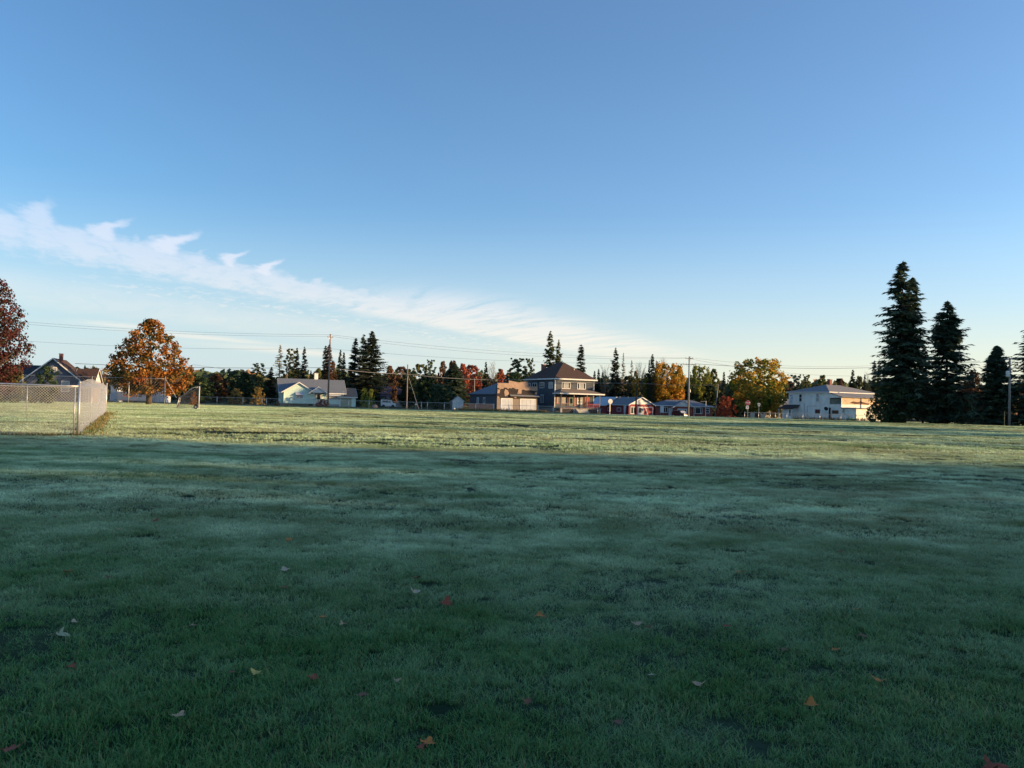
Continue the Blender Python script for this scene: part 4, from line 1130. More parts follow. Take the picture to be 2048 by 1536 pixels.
# --- white sheds under the orange maple
ws = house('shed', 299, 137, 6, 'white board shed right of the orange maple trunk', 'shed')
PANEL = MAT('white_panel_siding', (.55, .58, .62), .75, (1, .14), ('wavex', 2.5, .6))
MB().box(0, 0, -.1, 2.7, 3, 2.35).build('wall', PANEL, ws); MB().slab([(-.15, -.2, 2.55), (2.85, -.2, 2.55), (2.85, 3.2, 2.9), (-.15, 3.2, 2.9)], .12).build('roof', GREYROOF, ws)
MB().box(.9, -.03, 0, .93, -.003, 2.3).build('seam', OLDWOOD, ws); MB().box(1.75, -.03, 0, 1.78, -.003, 2.3).build('seam', OLDWOOD, ws)
wt = house('box_trailer', 233.5, 134, 3, 'long low white box trailer left of the orange maple trunk', 'trailer')
MB().box(0, 0, .35, 5.1, 2.2, 1.95).build('body', PANEL, wt); MB().box(0, -.03, .28, 5.1, -.003, .36).build('skirt', TARPAPER, wt)
for x in (1.9, 2.8):
    wl = MB().tube([(x, .02, .33), (x, .22, .33)], .33, 14).build('wheel', RUBBER, wt); MB().tube([(x, -.01, .33), (x, .018, .33)], .17, 12).build('rim', WHITE, wl)
MB().box(3.4, -.025, 1.0, 4.4, -.003, 1.3).build('vent', GREYROOF, wt)
MB().tube([(-.9, 1.1, .45), (0, 1.1, .45)], .05, 6).build('tow_bar', TARPAPER, wt)
w2 = house('shed', 220.5, 141, 0, 'narrow tall white shed just right of the enclosure end post', 'shed')
MB().box(0, 0, -.1, 1.25, 2, 3.0).build('wall', PANEL, w2); MB().slab([(-.1, -.15, 3.1), (1.35, -.15, 3.1), (1.35, 2.1, 3.3), (-.1, 2.1, 3.3)], .1).build('roof', GREYROOF, w2)

# --- purple-roofed house behind the spruces, white canopy trailer before it
pr = house('purple_roof_house', 764, 178, 10, 'house with a dull purple roof behind the yellow-green shrubs')
MB().box(0, 0, -.2, 6.5, 6, 2.5).build('wall', OLDWHITE, pr); gable_x(pr, 0, 0, 6.5, 6, 2.5, 4.9, .4, MAT('purple_shingles', (.15, .09, .11), .9, (4, .3)), OLDWHITE)
MB().prism([(0, 0.0, 2.503), (0, 6, 2.503), (0, 3, 4.8)], (.1, 0, 0)).build('gable_wall', OLDWHITE, pr)
window(pr, uvw('front'), 1.0, 1.0, 2.0, 2.1, (), (), .1)
pv = house('parked_van', 776, 160, 12, 'white van parked before the purple-roofed house', 'van')
MB().prism([(-1.5, -.9, .35), (1.6, -.9, .35), (1.65, -.9, .9), (1.0, -.9, 1.05), (.7, -.9, 1.65), (-1.5, -.9, 1.7)], (0, 1.8, 0)).build('body', WHITE, pv)
for x in (-.95, 1.0):
    for y in (-.92, .72): MB().tube([(x, y, .32), (x, y + .2, .32)], .32, 12).build('wheel', RUBBER, pv)
MB().box(-1.2, -.915, 1.1, .5, -.903, 1.5).build('side_window', GLASS, pv)

# ------------------------------------------------------------------ trees
class CardMesh:
    def __init__(self):
        self.P, self.hue = [], []
    def cards(self, c, ax, bx, hue):
        """rhombic leaf cards: centre c, half length vector ax, half width vector bx"""
        self.P.append(np.stack([c - ax, c + bx - ax * .1, c + ax, c - bx - ax * .1], 1)); self.hue.append(hue)
    def mesh(self, name):
        P = np.concatenate(self.P); hue = np.concatenate(self.hue)
        n = len(P)
        me = bpy.data.meshes.new(name)
        me.from_pydata(P.reshape(-1, 3).tolist(), [], np.arange(4 * n).reshape(n, 4).tolist())
        a = me.attributes.new('hue', 'FLOAT', 'FACE'); a.data.foreach_set('value', hue)
        return me

def rdirs(rs, n):
    v = rs.randn(n, 3)
    return v / np.linalg.norm(v, axis=1)[:, None]

def broadleaf(seed, prof, lobes, leaves, leaf, base=.12, fork=.3, R=3.5, lobe_r=(.16, .30), flat=.75, trunk=.22, inner=.55, up=0.0, limbs=40):
    """10 m tall crown of leaf clumps carried by limbs; prof(t) is the outline radius from crown base (0) to top (1)"""
    rs = np.random.RandomState(seed); rnd = random.Random(seed)
    cm, tb = CardMesh(), MB()
    bend = [Vector((rnd.uniform(-.15, .15), rnd.uniform(-.15, .15), z)) for z in (0, 2.5, 5, 7.2, 8.8)]
    bend[0] = Vector((0, 0, -.15))
    tb.tube(bend, [trunk * 1.35, trunk, trunk * .7, trunk * .4, trunk * .12], 8)
    for i in range(lobes):
        t = (i + rs.rand()) / lobes
        ang = i * 2.399 + rs.rand() * .9
        rad = R * prof(t) * (inner + (1 - inner) * sqrt(rs.rand()))
        z = 10 * (base + (1 - base) * t)
        lr = R * rs.uniform(*lobe_r) * (1 - .45 * t)
        rad = max(0, rad - lr * .5); z = min(z, 10 - lr * .7)
        c = np.array([rad * cos(ang), rad * sin(ang), z])
        n = int(leaves * (lr / (R * .23)) ** 2)
        d = rdirs(rs, n); rr = lr * (.2 + 1.0 * rs.rand(n) ** .7)
        pos = c + d * rr[:, None] * np.array([1.1, 1.1, flat])
        pos[:, 2] += up * (np.abs(rs.randn(n)) * lr)
        nrm = d + rs.randn(n, 3) * .8 + np.array([0, 0, .5])
        nrm /= np.linalg.norm(nrm, axis=1)[:, None]
        u = np.cross(nrm, rdirs(rs, n)); u /= np.linalg.norm(u, axis=1)[:, None] + 1e-6
        w = np.cross(nrm, u)
        sz = leaf * (.6 + .8 * rs.rand(n))
        hue = np.clip(.5 + .16 * rs.randn() + .2 * rs.randn(n), 0, 1)
        cm.cards(pos, u * sz[:, None], w * (sz * .62)[:, None], hue)
        if i < limbs:
            z0 = max(10 * fork * .55, z - rad * .75 - .4)
            z0 = min(z0, 8.4)
            k = max(.018, trunk * .42 * (1 - t) + .03)
            a = Vector((0, 0, z0)); b = Vector(c)
            mid_ = a.lerp(b, .5) + Vector((rnd.uniform(-.2, .2), rnd.uniform(-.2, .2), .25))
            tb.tube([a, mid_, b], [k, k * .6, .015], 5)
    return tb.mesh('trunk', True), cm.mesh('crown'), R

def conifer(seed, R=2.0, levels=30, per=6, stations=7, cards=3, base=.06, droop=.25, gap=.12, size=.34, power=.85, trunk=.17, tipup=.1, irregular=.3, twin=False, hang=.35, shape=None, wr=.34):
    rs = np.random.RandomState(seed)
    cm, tb = CardMesh(), MB()
    stems = [(0, 0, 10.0)] if not twin else [(0, 0, 10.0), (1.15, .2, 9.1)]
    sway = lambda z: min(1, max(.25, (z - 1.5) / 8))
    for sx, sy, top in stems:
        tb.tube([(sx * sway(z_), sy * sway(z_), z_) for z_ in (-.15, top * .25, top * .5, top * .75, top * .985)], [trunk * 1.2, trunk * .85, trunk * .6, trunk * .3, .015], 8)
        for i in range(levels):
            f = (i + .3 * rs.rand()) / levels
            z0_ = 10 * base + (top - 10 * base) * f
            for k in range(per):
                if rs.rand() < gap: continue
                z = min(top - .02, z0_ + (rs.rand() - .5) * 3.2 * (top - 10 * base) / levels)
                fz = (z - 10 * base) / (top - 10 * base)
                rl = R * (shape(min(1, max(0, fz))) if shape else max(0, 1 - fz) ** power) * (1 if sx == 0 else .75) + .05
                a = rs.rand() * 2 * pi if rs.rand() < .5 else (2 * pi * k / per + i * 1.1)
                Lb = rl * (1 - irregular + irregular * 1.5 * rs.rand())
                dr = droop * (1 - f * 1.3) + rs.randn() * .07
                out = np.array([cos(a), sin(a), 0.])
                side = np.array([-sin(a), cos(a), 0.])
                s = np.linspace(.18, 1, stations) + (rs.rand(stations) - .5) * .1
                zz = z - dr * Lb * s + tipup * Lb * s ** 2.5
                p = np.array([sx, sy, 0.]) * sway(z) + out * (Lb * s)[:, None]
                p[:, 2] = zz + rs.randn(stations) * .035
                if Lb > .5:
                    tb.tube([(sx * sway(z), sy * sway(z), z), tuple(p[stations // 2]), tuple(p[-1])], [.028, .016, .006], 3, False)
                for c in range(cards):
                    an = (c - (cards - 1) / 2) * (1.9 / max(1, cards - 1)) + rs.randn(stations) * .3
                    ln = size * (.55 + .75 * rs.rand(stations)) * (1.15 - .55 * s) * (.55 + .65 * min(1, Lb))
                    d = out[None] * np.cos(an)[:, None] + side[None] * np.sin(an)[:, None]
                    d[:, 2] -= hang * (.3 + rs.rand(stations))
                    d /= np.linalg.norm(d, axis=1)[:, None]
                    w = np.cross(d, rdirs(rs, stations) * .6 + np.array([0, 0, 1])); w /= np.linalg.norm(w, axis=1)[:, None]
                    hue = np.clip(.45 + .22 * rs.randn(stations) + .25 * (s - .5), 0, 1)
                    cm.cards(p + d * (ln * .6)[:, None], d * ln[:, None], w * (ln * wr)[:, None], hue)
        for j in range(10):
            z = top - .08 - .07 * j
            an = rs.rand() * 6.28; d = np.array([[cos(an) * (.12 + .06 * j), sin(an) * (.12 + .06 * j), .5]]); d /= np.linalg.norm(d)
            cm.cards(np.array([[sx * sway(z), sy * sway(z), z]]) + d * .12, d * (.14 + .012 * j), np.array([[-sin(an), cos(an), 0]]) * .05, np.array([.5]))
    return tb.mesh('trunk', True), cm.mesh('crown'), R

def bare(seed, R=2.6, up=.9, n0=22, fork=.25):
    """leafless tree: limbs, branches and fine twigs"""
    rnd = random.Random(seed)
    tb, tw = MB(), MB()
    tb.tube([(0, 0, -.15), (.05, 0, 3.5), (0, .05, 7)], [.16, .12, .04], 7)
    for i in range(n0):
        z0 = 10 * fork + rnd.random() * 5.0
        a = rnd.random() * 2 * pi
        e = Vector((cos(a) * R * rnd.uniform(.3, 1), sin(a) * R * rnd.uniform(.3, 1), min(10, z0 + rnd.uniform(1.6, 4.6) * up)))
        st = Vector((0, 0, z0)); m_ = st.lerp(e, .5) + Vector((0, 0, -.25))
        tb.tube([st, m_, e], [.055, .035, .012], 4, False)
        for j in range(13):
            t = rnd.uniform(.3, 1)
            p = st.lerp(e, t)
            d = (e - st).normalized() + Vector((rnd.gauss(0, .5), rnd.gauss(0, .5), rnd.uniform(.1, .9)))
            q_ = p + d.normalized() * rnd.uniform(.5, 1.3)
            tw.tube([p, q_], [.018, .007], 3, False)
            for k in range(3):
                b = p.lerp(q_, rnd.uniform(.3, .9))
                d2 = d.normalized() + Vector((rnd.gauss(0, .6), rnd.gauss(0, .6), rnd.gauss(.2, .4)))
                tw.tube([b, b + d2 * rnd.uniform(.25, .6)], [.012, .006], 3, False)
    me = tw.mesh('crown')
    a = me.attributes.new('hue', 'FLOAT', 'FACE'); a.data.foreach_set('value', [rnd.random() for _ in me.polygons])
    return tb.mesh('trunk', True), me, R

egg = lambda t: (sin(pi * min(1, (t * .86 + .1))) ** .7) * (1 - .25 * t)
pyr = lambda t: max(.02, 1 - ((t - .2) / .82) ** 1.5) ** .8 if t > .2 else .72 + 1.4 * t
ball = lambda t: max(.02, sin(pi * (t * .9 + .06))) ** .6
vase = lambda t: .45 + .55 * sin(pi * min(1, t * .75 + .12))
dome = lambda t: sqrt(max(0, 1 - t * t * .92))
PROTO = {}
PROTO['hero_maple'] = broadleaf(3, pyr, 210, 190, .17, base=.14, R=5.0, lobe_r=(.10, .18), trunk=.26, limbs=80, inner=.30)
PROTO['dark_maple'] = broadleaf(5, egg, 130, 300, .11, base=.14, R=4.2, lobe_r=(.13, .24), trunk=.26, limbs=50, inner=.3)
PROTO['maple'] = broadleaf(7, egg, 90, 160, .21, base=.04, R=3.4, lobe_r=(.13, .25), inner=.2)
PROTO['maple_b'] = broadleaf(8, ball, 80, 160, .22, base=.05, R=3.5, lobe_r=(.13, .26), inner=.2)
PROTO['round'] = broadleaf(12, ball, 70, 130, .21, base=.03, R=3.9, inner=.25)
PROTO['vase'] = broadleaf(14, vase, 150, 160, .22, base=.10, R=4.2, lobe_r=(.12, .22), trunk=.3, up=.6, limbs=50, inner=.25)
PROTO['pine'] = broadleaf(17, lambda t: (.6 + .4 * sin(pi * (t * .8 + .15))) * (1 - .3 * t * t), 80, 150, .17, base=.10, R=2.9, lobe_r=(.14, .27), flat=.5, trunk=.15, inner=.1, limbs=30)
PROTO['shade_pine'] = broadleaf(23, ball, 40, 140, .2, base=.70, R=3.2, lobe_r=(.2, .34), flat=.6, trunk=.16, inner=.1, limbs=20)  # added shade caster, crown held high so low sun passes beneath
PROTO['slim'] = broadleaf(19, lambda t: ball(t) * .9, 60, 130, .2, base=.05, R=2.2, lobe_r=(.2, .36), trunk=.13, inner=.2)
PROTO['bush'] = broadleaf(21, dome, 46, 110, .36, base=.0, R=6.0, lobe_r=(.14, .24), flat=.9, trunk=.10, limbs=10, inner=.2)
PROTO['spruce'] = conifer(31, R=2.0, levels=34, gap=.08, power=.8)
PROTO['spruce_b'] = conifer(33, R=1.9, levels=32, irregular=.45, gap=.15, droop=.3, power=.75)
PROTO['sparse'] = conifer(35, R=2.1, levels=34, per=5, gap=.22, size=.34, irregular=.5, droop=.12, tipup=.2, base=.14, power=.7)
PROTO['narrow'] = conifer(37, R=1.0, levels=40, per=7, stations=5, gap=.03, size=.30, irregular=.25, droop=-.25, base=.03, shape=lambda f: (1 - f) ** .5)
PROTO['larch'] = conifer(39, R=1.9, levels=34, per=5, gap=.2, size=.22, cards=2, irregular=.5, droop=.1, base=.10)
PROTO['hero_twin'] = conifer(41, R=2.1, levels=62, per=7, stations=10, cards=3, gap=.26, size=.25, irregular=.58, droop=.10, tipup=.02, base=.07, trunk=.12, twin=True, hang=.4, wr=.28,
                             shape=lambda f: min(.95, 1.25 * (1.0 - f) ** .75) * (.72 + .28 * min(1, f * 2.6)))
PROTO['hero_spruce'] = conifer(43, R=2.6, levels=60, per=7, stations=10, cards=3, gap=.18, size=.28, irregular=.52, droop=.10, tipup=.06, base=.04, trunk=.13, hang=.4, wr=.28,
                               shape=lambda f: min(.98, 1.22 * (1.0 - f) ** .72))
PROTO['dense_spruce'] = conifer(45, R=3.0, levels=44, per=9, stations=8, cards=3, gap=.02, size=.44, irregular=.22, droop=.2, base=.02, shape=lambda f: min(1, 1.15 * (1 - f) ** .8))
PROTO['bare'] = bare(51)
PROTO['bare_b'] = bare(52, R=2.0, up=1.1, n0=18)

LF = dict(
    orange=LEAF('orange_maple_leaves', [(.04, .06, .018), (.15, .12, .028), (.36, .155, .032), (.46, .20, .035), (.36, .11, .03)], clump=.5),
    darkred=LEAF('dark_red_leaves', [(.016, .026, .012), (.055, .018, .016), (.10, .02, .022), (.045, .04, .018)]),
    scarlet=LEAF('scarlet_leaves', [(.22, .05, .03), (.50, .12, .06), (.58, .20, .085)]),
    rust=LEAF('rust_leaves', [(.06, .05, .025), (.15, .075, .04), (.24, .115, .055)]),
    gold=LEAF('golden_leaves', [(.10, .12, .02), (.42, .28, .035), (.58, .32, .035), (.55, .22, .03)]),
    goldgreen=LEAF('gold_green_leaves', [(.07, .12, .02), (.18, .19, .03), (.40, .28, .04), (.52, .26, .04)], clump=.45),
    yellowgreen=LEAF('yellow_green_leaves', [(.08, .13, .025), (.23, .26, .04), (.40, .34, .05)]),
    olive=LEAF('olive_leaves', [(.05, .075, .025), (.11, .13, .035), (.20, .18, .05)]),
    green=LEAF('dark_green_leaves', [(.02, .045, .022), (.04, .075, .03), (.075, .10, .04)]),
    pinegreen=LEAF('pine_needles', [(.026, .048, .024), (.05, .08, .034), (.085, .105, .04)], trans=.15),
    spruce=LEAF('spruce_needles', [(.022, .038, .026), (.042, .066, .038), (.075, .085, .042)], trans=.15),
    blackspruce=LEAF('dark_spruce_needles', [(.04, .075, .05), (.072, .118, .07), (.115, .145, .08)], trans=.12),
    pale=LEAF('pale_twigs', [(.20, .17, .12), (.30, .26, .19), (.36, .31, .20)]),
    redtwig=LEAF('reddish_twigs', [(.13, .07, .05), (.22, .11, .075), (.28, .15, .09)]),
    larch=LEAF('larch_needles', [(.14, .13, .06), (.25, .22, .10), (.33, .28, .13)]),
    tanbush=LEAF('tan_leaves', [(.10, .08, .03), (.24, .17, .05), (.36, .25, .07)]),
)

def tree(kind, px, top, wpx, Y, leaf, label, base=None, bark=None, name=None, cat='tree', group=None, sy=1.0, rz=None):
    x = W(px, 800, Y).x
    z0 = h1(x, Y) if base is None else W(px, base, Y).z
    hh = (W(px, top, Y).z - z0) / 10.0
    tm, cm, R = PROTO[kind]
    sx = (wpx / 2 * Y / F) / R
    root = empty(name or {'bush': 'shrub', 'pine': 'pine_tree', 'bare': 'bare_tree', 'bare_b': 'bare_tree', 'larch': 'larch_tree', 'narrow': 'cedar_tree'}.get(kind, 'spruce_tree' if 'spruce' in kind or kind in ('sparse', 'hero_twin') else 'maple_tree'),
                 (x, Y, z0), label, cat, group=group)
    rot = (px * 1.7 + Y) % 6.28 if rz is None else rz
    for nm, me, mt in (('trunk', tm, bark or BARK), ('crown', cm, LF[leaf])):
        if len(me.materials) == 0: me.materials.append(mt)
        o = bpy.data.objects.new(nm, me); COL.objects.link(o); o.parent = root
        o.scale = (sx, sx * sy, hh); o.rotation_euler = (0, 0, rot)
        o.material_slots[0].link = 'OBJECT'; o.material_slots[0].material = mt
    return root

# --- nearer trees
tree('dark_maple', -38, 548, 196, 62, 'darkred', 'dark red maple at the far left edge, behind the chain-link enclosure', rz=.8)
tree('hero_maple', 298, 638, 166, 117, 'orange', 'big orange maple with green upper leaves, in front of the white sheds', rz=2.1)
tree('hero_twin', 1803, 524, 130, 117, 'blackspruce', 'tallest spruce with two stems, right of the white building', bark=DARKBARK, rz=.35)
tree('hero_spruce', 1893, 604, 128, 118, 'blackspruce', 'broad dark spruce beside the tallest two-stemmed spruce', bark=DARKBARK, rz=1.0)
tree('shade_pine', 1892, 640, 52, 136, 'pinegreen', 'added pine hidden behind the broad dark spruce, shading the mint house', name='pine_tree', bark=DARKBARK)  # unseen pine added to shade the mint house but not the garage
tree('sparse', 1846, 690, 46, 120, 'blackspruce', 'thin spruce showing between the two big right-hand spruces', bark=DARKBARK)
tree('dense_spruce', 1994, 692, 96, 116, 'blackspruce', 'dense cone-shaped spruce just left of the transformer pole', bark=DARKBARK)
tree('hero_spruce', 2074, 620, 120, 112, 'blackspruce', 'tall spruce cut by the right edge, behind the transformer pole', bark=DARKBARK, rz=2.5)
tree('round', 1790, 764, 84, 115, 'green', 'dark leafy tree filling the foot of the tallest spruce', bark=DARKBARK)
tree('round', 1872, 768, 100, 119, 'blackspruce', 'dark undergrowth tree below the broad spruce', bark=DARKBARK)
tree('maple', 1945, 742, 60, 150, 'rust', 'orange tree glimpsed between the broad spruce and the cone-shaped spruce')
tree('bush', 1757, 784, 56, 114, 'green', 'leafy shrub in front of the white building\'s right end', bark=DARKBARK)
tree('bush', 1935, 790, 70, 116, 'blackspruce', 'low dark shrub between broad spruce and cone-shaped spruce', bark=DARKBARK)
tree('vase', 1516, 722, 122, 152, 'goldgreen', 'large gold and green maple behind the stop sign', bark=DARKBARK, rz=.4)
tree('bush', 1452, 793, 50, 160, 'scarlet', 'small red tree right of the brick house', name='red_tree', bark=BARK)

# --- behind the left half
TL = [
 ('maple_b', 398, 752, 60, 168, 'green', 'dark tree right behind the soccer goal'),
 ('maple', 432, 747, 64, 175, 'rust', 'dull rust tree in the dark wood behind the shrub by the fence'),
 ('pine', 466, 742, 52, 180, 'green', 'dark pine in the shaded wood left of the mint house'),
 ('maple', 488, 744, 50, 172, 'green', 'rounded dark tree in the shaded wood near the mint house'),
 ('pine', 514, 726, 44, 178, 'pinegreen', 'tallest pine of the shaded wood left of the mint house'),
 ('spruce', 541, 734, 34, 182, 'spruce', 'short spruce between the shaded wood and the pale larch'),
 ('larch', 557, 690, 44, 185, 'larch', 'pale thin larch above the left roof end of the mint house'),
 ('pine', 578, 697, 36, 188, 'olive', 'open-crowned pine between the pale larch and two spruces'),
 ('spruce', 591, 696, 28, 182, 'spruce', 'left of two dark spruces above the mint house ridge'),
 ('spruce_b', 606, 694, 26, 180, 'spruce', 'right of two dark spruces above the mint house ridge'),
 ('spruce', 620, 741, 18, 190, 'spruce', 'tiny spruce just behind the mint house chimney'),
 ('maple', 636, 736, 30, 192, 'olive', 'small olive tree between the chimney and the utility pole'),
 ('narrow', 648, 692, 20, 184, 'spruce', 'slim spruce just left of the tall utility pole'),
 ('narrow', 655, 690, 24, 178, 'rust', 'slim brownish spruce directly behind the tall utility pole'),
 ('maple', 664, 722, 26, 182, 'rust', 'little orange tree right of the tall utility pole'),
 ('spruce', 678, 700, 26, 176, 'spruce', 'slim spruce at the left edge of the tall spruce clump'),
 ('spruce', 685, 705, 24, 172, 'spruce', 'second slim spruce at the left of the tall spruce clump'),
 ('spruce', 708, 677, 50, 168, 'spruce', 'left spruce of the tall clump behind the small garage'),
 ('spruce_b', 724, 670, 50, 172, 'spruce', 'middle spruce of the tall clump behind the small garage'),
 ('hero_spruce', 741, 663, 76, 166, 'spruce', 'tallest spruce of the clump behind the small garage'),
 ('bush', 729, 776, 24, 150, 'yellowgreen', 'left yellow-green shrub before the tall spruce clump'),
 ('bush', 742, 778, 18, 149, 'yellowgreen', 'right yellow-green shrub before the tall spruce clump'),
 ('maple', 778, 731, 38, 205, 'rust', 'reddish tree between the tall spruces and the leaning pole'),
 ('maple_b', 800, 733, 38, 202, 'rust', 'reddish tree directly behind the leaning pole'),
 ('slim', 787, 760, 18, 170, 'rust', 'little orange tree left of the leaning pole'),
 ('maple', 815, 738, 50, 178, 'green', 'dark green tree just right of the leaning pole'),
 ('maple_b', 838, 728, 48, 190, 'olive', 'olive tree right of the guy wire'),
 ('pine', 859, 719, 34, 195, 'pinegreen', 'round-topped pine above the dark trees right of the leaning pole'),
 ('maple', 848, 748, 50, 172, 'green', 'dark tree in front of the round-topped pine'),
 ('round', 880, 770, 62, 150, 'green', 'low rounded dark tree beside the grey barn'),
 ('dense_spruce', 906, 726, 72, 172, 'blackspruce', 'broad black spruce before the scarlet maples'),
 ('maple', 884, 722, 32, 205, 'rust', 'brown-orange tree left behind the broad black spruce'),
 ('maple_b', 904, 721, 30, 206, 'rust', 'brown-orange tree just above the broad black spruce'),
 ('maple', 924, 727, 44, 196, 'scarlet', 'left scarlet maple behind the broad black spruce'),
 ('maple_b', 943, 730, 46, 188, 'scarlet', 'bright scarlet maple above the grey barn'),
 ('spruce', 970, 724, 24, 204, 'spruce', 'small dark spruce between scarlet maples'),
 ('bare', 985, 730, 30, 210, 'pale', 'bare pale tree between small spruce and narrow scarlet maple'),
 ('slim', 1000, 738, 26, 192, 'scarlet', 'narrow scarlet maple left of the garage parapet'),
 ('maple', 972, 748, 40, 206, 'rust', 'dull rust tree behind the grey barn roof'),
 ('pine', 1033, 716, 60, 182, 'pinegreen', 'broad round-topped pine left of the grey house roof'),
 ('pine', 1058, 716, 34, 186, 'pinegreen', 'smaller pine beside the grey house chimney'),
 ('round', 1030, 745, 60, 176, 'green', 'dark green tree behind the torn garage parapet'),
 ('sparse', 1098, 663, 50, 178, 'olive', 'tall open spruce rising over the grey house ridge'),
 ('sparse', 1115, 680, 34, 180, 'olive', 'shorter open spruce right of the tall one over the grey house'),
 ('narrow', 1160, 690, 28, 176, 'spruce', 'slim dark cedar above the right roof slope of the grey house'),
]
for a in TL:
    tree(*a)
TR = [
 ('narrow', 1188, 742, 12, 208, 'spruce', 'thin spruce top right beside the grey house eave'),
 ('narrow', 1196, 738, 12, 210, 'spruce', 'thin spruce top second from the grey house eave'),
 ('narrow', 1204, 744, 12, 209, 'spruce', 'thin spruce top third from the grey house eave'),
 ('bare', 1210, 736, 28, 205, 'pale', 'pale bare tree behind the thin spruce tops'),
 ('maple', 1198, 758, 44, 212, 'green', 'dark tree right of the grey house upper storey'),
 ('slim', 1207, 764, 30, 207, 'rust', 'orange-leaved tree above the grey house porch roof'),
 ('sparse', 1229, 696, 38, 209, 'spruce', 'tall dark open spruce above the red shed'),
 ('larch', 1245, 706, 24, 211, 'pale', 'thin grey larch right of the tall open spruce'),
 ('larch', 1262, 721, 30, 212, 'pale', 'shorter pale grey larch over the red building'),
 ('maple', 1232, 754, 50, 214, 'green', 'dark green tree behind the red shed'),
 ('maple_b', 1256, 752, 46, 213, 'green', 'dark green tree behind the red building roof'),
 ('bare_b', 1278, 735, 26, 205, 'pale', 'bare pale tree behind the dark short pole'),
 ('slim', 1270, 742, 18, 202, 'gold', 'little golden tree behind the dark short pole'),
 ('maple', 1294, 746, 38, 206, 'yellowgreen', 'yellow-green tree behind the red gable'),
 ('narrow', 1303, 709, 18, 200, 'spruce', 'pointed dark spruce left of the bright orange maple'),
 ('spruce', 1297, 720, 14, 202, 'spruce', 'small spruce just left of the pointed dark spruce'),
 ('spruce', 1311, 721, 12, 203, 'spruce', 'small spruce just right of the pointed dark spruce'),
 ('bare', 1326, 724, 36, 214, 'pale', 'bare pale tree showing over the bright orange maple'),
 ('vase', 1334, 730, 76, 203, 'gold', 'bright orange maple behind the brick house'),
 ('narrow', 1346, 727, 14, 206, 'spruce', 'dark spruce right behind the bright orange maple'),
 ('maple', 1357, 731, 36, 213, 'olive', 'olive tree between the orange maple and the crossarm pole'),
 ('vase', 1399, 735, 50, 212, 'yellowgreen', 'yellow-green tree right of the crossarm pole'),
 ('slim', 1427, 738, 30, 214, 'olive', 'slim olive tree behind the leaning grey pole'),
 ('spruce', 1447, 744, 22, 204, 'spruce', 'small spruce left of the large gold and green maple'),
 ('maple', 1420, 768, 50, 205, 'green', 'dark tree behind the brick house right end'),
 ('maple_b', 1378, 770, 50, 208, 'green', 'dark tree behind the brick house front gable'),
 ('maple', 1468, 768, 44, 195, 'green', 'dark tree behind the small red tree'),
 ('pine', 1592, 749, 44, 176, 'pinegreen', 'dark pine above the left end of the white building roof'),
 ('pine', 1613, 749, 32, 182, 'olive', 'open olive tree above the white building roof'),
 ('slim', 1645, 750, 26, 190, 'olive', 'airy pale-green tree left of the white building chimney'),
 ('maple', 1682, 757, 30, 184, 'rust', 'rust tree right of the white building chimney'),
 ('spruce', 1705, 740, 30, 182, 'spruce', 'spruce above the right roof slope of the white building'),
 ('maple', 1718, 752, 36, 184, 'olive', 'olive tree right of the spruce above the white building'),
 ('spruce', 1729, 749, 20, 178, 'spruce', 'small spruce above the right roof end of the white building'),
 ('narrow', 1748, 722, 18, 172, 'pinegreen', 'left of three slim cedars beside the tallest spruce'),
 ('narrow', 1758, 721, 16, 172, 'pinegreen', 'middle of three slim cedars beside the tallest spruce'),
 ('narrow', 1769, 721, 16, 172, 'pinegreen', 'right of three slim cedars beside the tallest spruce'),
 ('bare', 1742, 752, 40, 190, 'olive', 'thin twiggy tree behind the three slim cedars'),
 ('bush', 1551, 792, 44, 158, 'goldgreen', 'low golden shrub hanging before the cream house', ),
 ('maple', 180, 738, 40, 215, 'redtwig', 'russet tree behind the slate house right wing'),
 ('bare', 198, 738, 44, 218, 'redtwig', 'bare russet tree between slate house and orange maple'),
 ('bush', 92, 732, 60, 100, 'green', 'dark evergreen shrub before the slate gable'),
 ('bush', 20, 735, 90, 98, 'olive', 'dull green bush below the dark red maple'),
 ('bush', 472, 777, 44, 136, 'tanbush', 'tan-yellow shrub behind the fence left of the mint house'),
 ('bush', 516, 774, 34, 150, 'tanbush', 'low yellowish shrub beside the mint house left wall'),
 ('bush', 556, 802, 13, 133, 'rust', 'small rusty bush at the mint house left corner'),
 ('bush', 645, 798, 34, 140, 'darkred', 'low dark red hedge bush under the mint house picture window'),
 ('bush', 387, 783, 18, 118, 'orange', 'little orange bush seen through the goal net'),
]
for a in TR:
    tree(*a)

# far wood closing the view behind everything
rs = np.random.RandomState(77)
cm = CardMesh()
for i in range(300):
    px = rs.uniform(-120, 2170); Y = rs.uniform(225, 262)
    top = 757 + (px - 300) * .0115 + rs.uniform(-13, 12) - (8 if px < 1100 else 0)
    p0_ = W(px, top, Y)
    hh = max(2.5, p0_.z); rad = rs.uniform(3, 6)
    n = 230
    d = rdirs(rs, n)
    pos = np.array([p0_.x, Y, hh * .5]) + d * np.array([rad, rad, hh * .5]) * (.6 + .45 * rs.rand(n))[:, None]
    u = rdirs(rs, n); w = np.cross(u, rdirs(rs, n)); w /= np.linalg.norm(w, axis=1)[:, None] + 1e-6
    sz = .8 + .7 * rs.rand(n)
    cm.cards(pos, u * sz[:, None], w * (sz * .7)[:, None], np.clip(rs.rand() * .8 + .15 * rs.randn(n), 0, 1))
me = cm.mesh('woodland'); me.materials.append(LEAF('far_wood_leaves', [(.03, .055, .034), (.05, .08, .042), (.10, .10, .046), (.20, .10, .055)], trans=.15, clump=.05))
tag(link('woodland', me), 'unbroken dark far wood behind all the houses', 'woodland', kind='stuff')

